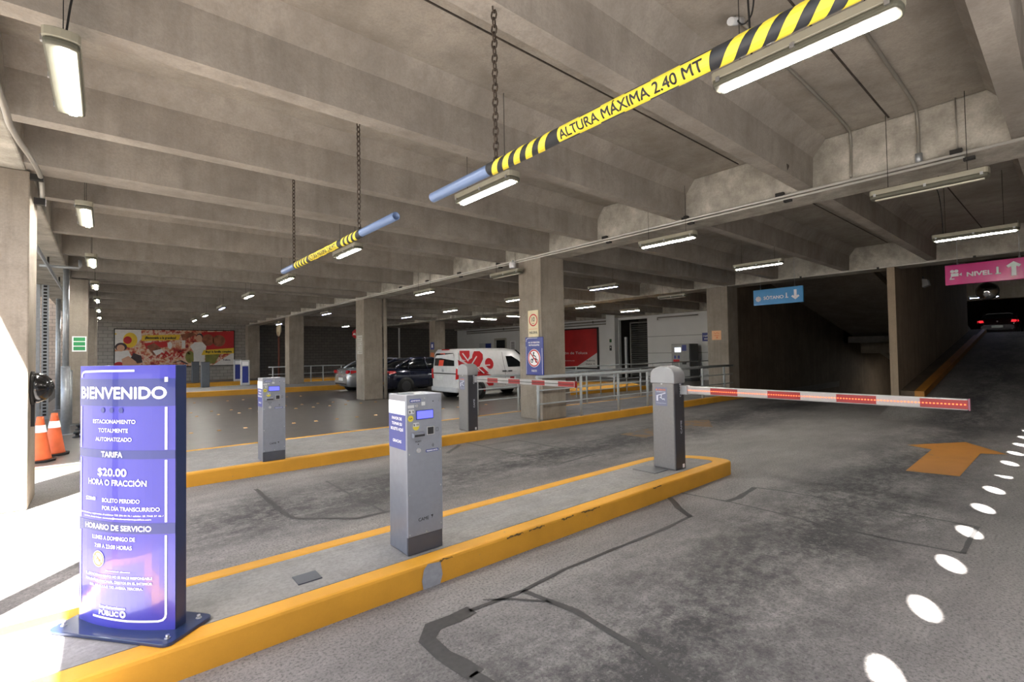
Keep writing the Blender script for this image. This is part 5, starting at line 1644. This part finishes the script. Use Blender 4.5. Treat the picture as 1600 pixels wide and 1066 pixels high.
# ================================================================== RAMP FITTINGS
t = thing('convex_mirror', (18.0, 1.55, 2.9), 'round convex mirror hanging below the magenta sign over the ramp', 'mirror')
MB().lathe((18.0, 1.56, 3.02), [(0.0, -0.07), (0.12, -0.055), (0.2, -0.02), (0.22, 0.0)], 26, 'X').build('mirror_glass', plain('mirror_glass', (200, 200, 200), 0.05, 1.0), t)
MB().lathe((18.0, 1.56, 3.02), [(0.22, -0.01), (0.235, 0.0), (0.22, 0.02), (0.0, 0.03)], 26, 'X').build('mirror_rim', M_DKMET, t)
MB().cyl((18.03, 1.56, 3.2), (18.03, 1.56, 4.55), 0.015, 8).build('bracket', M_DKMET, t)
t = thing('wall_speaker', (18.7, 2.95, 3.3), 'small pale wedge speaker high on the ramp wall', 'speaker')
m_ = MB().prism([(18.5, 2.98, 3.32), (18.5, 2.82, 3.38), (18.5, 2.86, 3.55), (18.5, 2.98, 3.58)], (0.3, 0, 0))
m_.build('case', M_STK, t, bevel=0.01)
MB().box(18.6, 18.7, 2.96, 2.985, 3.5, 3.66).build('bracket', M_DKMET, t)

# ================================================================== VEHICLES (rear towards -X)
M_GLASS = plain('car_glass_dark', (22, 25, 28), 0.08, spec=0.35)
M_TYRE = plain('tyre_rubber', (24, 24, 25), 0.8)
M_RIM = plain('alloy_rim', (176, 178, 182), 0.3, 0.8)
M_TAIL = plain('tail_lamp_red', (190, 26, 30), 0.15, coat=0.5)
M_TAILON = plain('tail_lamp_lit', (200, 30, 40), 0.3, emit=0.35, emit_rgb=(255, 40, 52))
M_HUB = plain('hub_dark_grey', (70, 71, 74), 0.4, 0.5)
M_PLATE = plain('number_plate', (214, 216, 214), 0.5)
M_TRIM = plain('car_trim_black', (22, 22, 23), 0.5)
M_LAMPW = plain('head_lamp_clear', (226, 230, 234), 0.1, coat=0.5)

def wheel(t, x, y, z, r, side):
    """side: -1 when the outer face looks towards -Y"""
    prof = [(r * 0.62, 0.09), (r * 0.92, 0.095), (r, 0.07), (r, -0.07), (r * 0.92, -0.095), (r * 0.62, -0.09)]
    o = MB().lathe((x, y, z + r), prof, 24, 'Y').build('wheel', M_TYRE, t)
    MB().lathe((x, y, z + r), [(0.0, side * 0.055), (r * 0.25, side * 0.06), (r * 0.3, side * 0.03), (r * 0.6, side * 0.035), (r * 0.66, side * 0.088), (r * 0.60, side * 0.092)], 24, 'Y').build('hub_cap', M_HUB, o)
    for k in range(5):
        a = 2 * math.pi * k / 5
        d = Vector((math.cos(a), 0, math.sin(a)))
        c = Vector((x, y + side * 0.07, z + r))
        n = Vector((-d.z, 0, d.x)) * 0.028
        MB().prism([c + d * 0.04 - n, c + d * r * 0.62 - n * 1.3, c + d * r * 0.62 + n * 1.3, c + d * 0.04 + n], (0, side * 0.018, 0)).build('spoke', M_RIM, o)

def body_ring(x, w, zb, zs, zt, yc, z0, tw=0.74):
    h = [(-0.90 * w, zb), (-w, zb + 0.14), (-1.0 * w, (zb + zs) / 2 + 0.08), (-0.965 * w, zs), (-tw * w, zt)]
    pts = h + [(-a, b) for a, b in reversed(h)]
    return [(x, yc + a, z0 + b) for a, b in pts]

def sedan(x, y0, z, paint_m, label, lit=False, L=4.45, pitch=0.0):
    w = 0.86
    yc = y0 + w
    t = thing('car', (x + L / 2, yc, z), label, 'car')
    X = lambda v: x + v
    st = [(0.0, .70, .36, .62, .66), (0.05, .79, .30, .84, .92), (0.14, .83, .24, .95, 1.02), (0.5, .86, .22, .97, 1.06), (1.0, .86, .22, .96, 1.04),
          (2.0, .86, .22, .94, 1.02), (3.0, .86, .22, .90, .98), (3.6, .85, .22, .84, .92), (4.1, .80, .24, .72, .80), (4.35, .70, .28, .60, .68), (4.45, .58, .34, .50, .56)]
    MB().loft([body_ring(X(a), b, c, d, e, yc, z) for a, b, c, d, e in st]).build('body', paint_m, t)
    def cab(a, wb, wr, zb, zr):
        h = [(-wb, zb), (-(wb + wr) / 2, (zb + zr) / 2 + 0.02), (-wr, zr - 0.05), (-wr * 0.8, zr)]
        return [(X(a), yc + p, z + q) for p, q in h + [(-p, q) for p, q in reversed(h)]]
    cs = [(0.42, .70, .66, .98, 1.05), (0.75, .74, .62, .98, 1.25), (1.15, .77, .60, .96, 1.41), (1.7, .78, .61, .95, 1.465), (2.2, .78, .61, .94, 1.45), (2.7, .77, .62, .92, 1.28), (3.25, .72, .66, .9, .99)]
    MB().loft([cab(*c) for c in cs]).build('window_glass', M_GLASS, t)
    # roof skin and pillars
    rs = []
    for a, wr, zr in ((1.02, .60, 1.372), (1.2, .615, 1.428), (1.7, .625, 1.475), (2.2, .625, 1.460), (2.35, .62, 1.420)):
        h = [(-wr, zr - 0.055), (-wr * 0.8, zr + 0.008), (0, zr + 0.014)]
        pts = h + [(-p, q) for p, q in reversed(h[:-1])]
        pts += [(p * 0.97, q - 0.02) for p, q in reversed(pts)]
        rs.append([(X(a), yc + p, z + q) for p, q in pts])
    MB().loft(rs).build('roof', paint_m, t)
    for s in (-1, 1):
        for pts, r in (([(0.40, .71, 1.0), (0.75, .66, 1.22), (1.12, .61, 1.40)], 0.05), ([(1.85, .80, .95), (1.80, .72, 1.2), (1.78, .62, 1.44)], 0.035),
                       ([(3.28, .71, .93), (2.75, .66, 1.25), (2.28, .62, 1.43)], 0.035), ([(0.95, .80, .97), (1.02, .70, 1.2), (1.15, .62, 1.40)], 0.03)):
            MB().tube([(X(a), yc + s * b, z + c) for a, b, c in pts], r, 6).build('pillar', paint_m, t)
        m_ = MB().tube([(X(0.6), yc + s * .845, z + .965), (X(3.2), yc + s * .825, z + .905)], 0.012, 6)
        m_.build('belt_trim', M_TRIM, t)
        for a in (0.98, 1.86, 2.92):
            MB().tube([(X(a), yc + s * .862, z + .30), (X(a), yc + s * .868, z + .60), (X(a + 0.03), yc + s * .838, z + .94)], 0.006, 4).build('door_gap', M_TRIM, t)
        for a in (1.15, 2.05):
            MB().box(X(a), X(a + 0.2), yc + s * .87 - 0.015, yc + s * .87 + 0.015, z + .80, z + .83).build('door_handle', paint_m, t, bevel=0.006)
        MB().lathe((X(2.75), yc + s * .95, z + 1.0), [(0.0, -0.06), (0.075, -0.05), (0.09, 0.0), (0.06, 0.06), (0.0, 0.075)], 12, 'X').build('door_mirror', paint_m, t)
        for a in (0.82, 3.52):
            MB().lathe((X(a), yc + s * 0.80, z + .315), [(0.0, -0.07), (0.365, -0.07), (0.365, 0.072), (0.0, 0.072)], 24, 'Y').build('wheel_arch', M_TRIM, t)
            wheel(t, X(a), yc + s * 0.79, z, 0.315, s)
        m_ = MB().loft([[(X(a), yc + s * b, z + c) for b, c in ((.56, .82), (.74, .80), (.80, .87), (.78, .94), (.60, .95))] for a in (-0.005, 0.10)])
        m_.build('tail_lamp', M_TAILON if lit else M_TAIL, t)
        m_ = MB().prism([(X(0.1), yc + s * .845, z + .80), (X(0.40), yc + s * .865, z + .86), (X(0.36), yc + s * .845, z + .93), (X(0.1), yc + s * .83, z + .94)], (0, s * 0.008, 0))
        m_.build('tail_lamp', M_TAILON if lit else M_TAIL, t)
    MB().box(X(-0.012), X(0.02), yc - 0.24, yc + 0.24, z + .50, z + .63).build('number_plate', M_PLATE, t, bevel=0.004)
    MB().box(X(-0.02), X(0.1), yc - 0.62, yc + 0.62, z + .34, z + .40).build('bumper_trim', M_TRIM, t, bevel=0.02)
    MB().lathe((X(0.055), yc, z + .86), [(0.0, -0.03), (0.035, -0.028), (0.045, -0.01)], 14, 'X').build('badge', M_RIM, t)
    return t

P_NAVY = plain('car_paint_navy', (24, 30, 52), 0.15, 0.3, coat=1.0)
P_SILV = plain('car_paint_silver', (176, 178, 180), 0.25, 0.6, coat=1.0)
P_MAROON = plain('car_paint_dark_maroon', (36, 14, 18), 0.2, 0.2, coat=1.0)
P_WHITE = plain('van_paint_white', (206, 206, 208), 0.3, coat=0.6)
sedan(8.40, 17.5, 0.0, P_NAVY, 'dark blue saloon car parked beside the white van')
sedan(7.75, 19.75, 0.0, P_SILV, 'silver saloon car half hidden behind the perforated notice column')
sedan(40.0, 2.25, 2.10, P_MAROON, 'dark car with glowing red tail lamps at the top of the ramp', True)

# delivery van
VX, VY, VK = 9.0, 13.45, 0.947
t = thing('delivery_van', (VX + 2.1, VY + 0.84, 0), 'white delivery van with a big red ribbon graphic on its side', 'van')
yc, hw = VY + 0.84, 0.84
def vring(a, w, zb, zm, zt, tw):
    h = [(-0.92 * w, zb), (-w, zb + 0.12), (-w, 0.95 if zt > 1.2 else zm), (-tw, zt - 0.10), (-tw + 0.10, zt)]
    return [(VX + a, yc + p, q) for p, q in h + [(-p, q) for p, q in reversed(h)]]
vs = [(0.0, .78, .34, .8, 1.50, .62), (0.03, .82, .28, .8, 1.66, .68), (0.12, .84, .26, .8, 1.735, .70), (1.2, .84, .26, .8, 1.76, .72), (2.2, .84, .26, .8, 1.75, .72),
      (2.7, .84, .26, .8, 1.68, .70), (3.25, .84, .26, .85, 1.30, .70), (3.45, .84, .26, .9, 1.10, .72), (3.9, .80, .28, .8, .98, .68), (4.15, .70, .32, .7, .84, .58), (4.22, .6, .4, .6, .7, .5)]
MB().loft([vring(*v) for v in vs]).build('body', P_WHITE, t)
def side(l):
    """the van's near side: (x, z) to space, following its inward lean above the waist"""
    def f(x, z):
        k = max(0.0, min(1.0, (z - 0.95) / 0.70))
        return Vector((x, VY + (hw - 0.715) * k - l, z))
    return f
def vd(pts):
    return [(x * VK, 1.57 - (1.57 - z) * VK) for x, z in pts]
def tess(mb, fn, pts):
    """fill a polygon in thin level bands so that it follows the leaning side"""
    zs_ = sorted(set([round(p[1], 3) for p in pts] + [0.95, 1.1, 1.25, 1.4, 1.55]))
    zs_ = [q for q in zs_ if min(p[1] for p in pts) <= q <= max(p[1] for p in pts)]
    def span(z):
        xs = []
        for (xa, za), (xb, zb_) in zip(pts, pts[1:] + pts[:1]):
            if (za - z) * (zb_ - z) <= 0 and za != zb_:
                xs.append(xa + (xb - xa) * (z - za) / (zb_ - za))
        return (min(xs), max(xs)) if xs else None
    for a, b in zip(zs_[:-1], zs_[1:]):
        sa, sb = span(a + 1e-4), span(b - 1e-4)
        if sa and sb:
            mb.add([fn(sa[0], a), fn(sa[1], a), fn(sb[1], b), fn(sb[0], b)], [(0, 1, 2, 3)])
M_VRED = plain('van_graphic_red', (176, 26, 34), 0.4)
for pts in ([(9.67, 1.69), (10.1, 1.68), (10.08, 1.41), (9.95, 1.31), (9.75, 1.36), (9.65, 1.53)],
            [(10.21, 1.52), (10.3, 1.66), (10.54, 1.67), (10.68, 1.54), (10.67, 1.37), (10.5, 1.11), (10.23, 1.04), (10.07, 1.12)],
            [(10.93 + 0.2 * math.cos(2 * math.pi * i / 16), 1.19 + 0.21 * math.sin(2 * math.pi * i / 16)) for i in range(16)],
            [(9.55, 1.36), (9.86, 1.2), (9.72, 1.15), (9.56, 1.16)],
            [(10.23, 0.95), (10.59, 0.89), (11.02, 0.75), (11.11, 0.62), (11.07, 0.37), (10.88, 0.34), (10.7, 0.54), (10.38, 0.75), (10.23, 0.79)],
            [(10.49, 0.43), (10.7, 0.27), (10.67, 0.18), (10.57, 0.18)],
            [(10.59, 1.08), (10.95, 0.77), (10.53, 0.84), (10.35, 1.04)],
            [(9.95, 1.31), (10.25, 1.45), (10.25, 1.1), (10.05, 1.1), (9.75, 1.33)]):
    m_ = MB()
    tess(m_, side(0.006), vd(pts))
    m_.build('red_graphic', M_VRED, t, recalc=False)
for pts in ([(9.78, 1.59), (9.98, 1.32), (10.24, 1.64)], [(10.07, 1.12), (10.39, 1.47)], [(10.26, 1.02), (10.38, 1.06), (10.65, 0.84)], [(10.5, 1.11), (10.72, 1.39)],
            [(10.96, 1.14), (10.68, 1.13), (10.96, 0.92)], [(9.66, 1.37), (10.0, 1.15)]):
    m_ = MB()
    d_stroke(m_, side(0.010), densify(vd(pts), 0.08), 0.045)
    m_.build('white_line', P_WHITE, t, recalc=False)
m_ = MB()
tess(m_, side(0.008), vd([(11.75, 1.50), (12.05, 1.46), (12.35, 1.30), (12.72, 1.02), (11.82, 1.04)]))
m_.build('side_window', M_GLASS, t, recalc=False)
for pts in ([(11.6, 1.62), (11.62, 1.2), (11.66, 0.9), (11.66, 0.35)], [(12.75, 1.0), (12.72, 0.6), (12.6, 0.35)], [(9.62, 1.6), (9.6, 1.0), (9.58, 0.4)]):
    m_ = MB(); d_stroke(m_, side(0.007), densify(vd(pts), 0.1), 0.014); m_.build('door_gap', M_TRIM, t, recalc=False)
for xx in (11.53, 11.82):
    x_, z_ = vd([(xx, 0.87)])[0]
    MB().box(x_, x_ + 0.17, VY - 0.03, VY + 0.01, z_, z_ + 0.04).build('door_handle', M_TRIM, t, bevel=0.01)
m_ = MB()
x_, z_ = vd([(12.0, 0.63)])[0]
d_disc(m_, side(0.006), x_, z_, 0.10, 18)
m_.build('door_emblem', M_VRED, t, recalc=False)
m_ = MB(); d_text(m_, side(0.006), 'nt.2', x_ + 0.33, z_ - 0.06, 0.13, 'CENTER', 0.0); m_.build('door_lettering', M_TRIM, t, recalc=False)
m_ = MB(); d_stroke(m_, side(0.005), [(VX + 0.7, 0.72), (VX + 3.5, 0.70)], 0.02); m_.build('side_moulding', M_STK, t, recalc=False)
# rear face
RF = lambda l: (lambda u, v: Vector((VX - 0.012 - l + max(0.0, (v - 1.47)) * 0.22, yc + 0.84 - u, v)))
m_ = MB(); d_poly(m_, RF(0.0), [(0.20, 1.16), (1.48, 1.16), (1.44, 1.55), (1.38, 1.60), (0.30, 1.60), (0.24, 1.55)])
rw = m_.build('rear_window', M_GLASS, t, recalc=False)
m_ = MB(); d_poly(m_, RF(0.004), [(0.48, 1.16), (0.78, 1.16), (0.86, 1.60), (0.56, 1.60)]); m_.build('red_sticker', plain('window_sticker_red', (226, 74, 48), 0.5), rw, recalc=False)
MB().box(VX - 0.03, VX + 0.06, yc - 0.74, yc + 0.74, 0.88, 0.915).build('rear_trim', M_TRIM, t, bevel=0.008)
MB().box(VX - 0.014, VX + 0.05, yc + 0.12, yc + 0.50, 0.66, 0.80).build('number_plate', M_PLATE, t, bevel=0.004)
MB().box(VX - 0.05, VX + 0.3, yc - 0.82, yc + 0.82, 0.26, 0.44).build('rear_bumper', plain('bumper_pale_grey', (182, 184, 188), 0.5), t, bevel=0.04)
MB().lathe((VX, yc + 0.1, 1.0), [(0.0, -0.02), (0.05, -0.018), (0.06, 0.0)], 12, 'X').build('badge', M_RIM, t)
for s in (-1, 1):
    MB().loft([[(VX + a, yc + s * b, c) for b, c in ((.70, .70), (.82, .72), (.835, 1.05), (.74, 1.08))] for a in (-0.012, 0.12)]).build('tail_lamp', M_TAIL, t)
    for a in (0.78, 3.45):
        MB().lathe((VX + a, yc + s * 0.775, 0.31), [(0.0, -0.07), (0.37, -0.07), (0.37, 0.07), (0.0, 0.07)], 24, 'Y').build('wheel_arch', M_TRIM, t)
        wheel(t, VX + a, yc + s * 0.77, 0.0, 0.31, s)
MB().box(VX + 0.02, VX + 0.10, yc - 0.2, yc + 0.2, 1.70, 1.735).build('high_brake_lamp', M_TAIL, t, bevel=0.006)
m_ = MB().loft([[(VX + a, yc + b, c) for a, c in ((2.74, 1.66), (3.28, 1.29), (3.30, 1.31), (2.76, 1.69))] for b in (-0.62, 0.62)], smooth=False)
m_.build('windscreen', M_GLASS, t)
MB().lathe((VX + 3.1, VY - 0.10, 1.12), [(0.0, -0.05), (0.10, -0.04), (0.12, 0.0), (0.08, 0.06), (0.0, 0.07)], 12, 'X').build('door_mirror', M_TRIM, t)
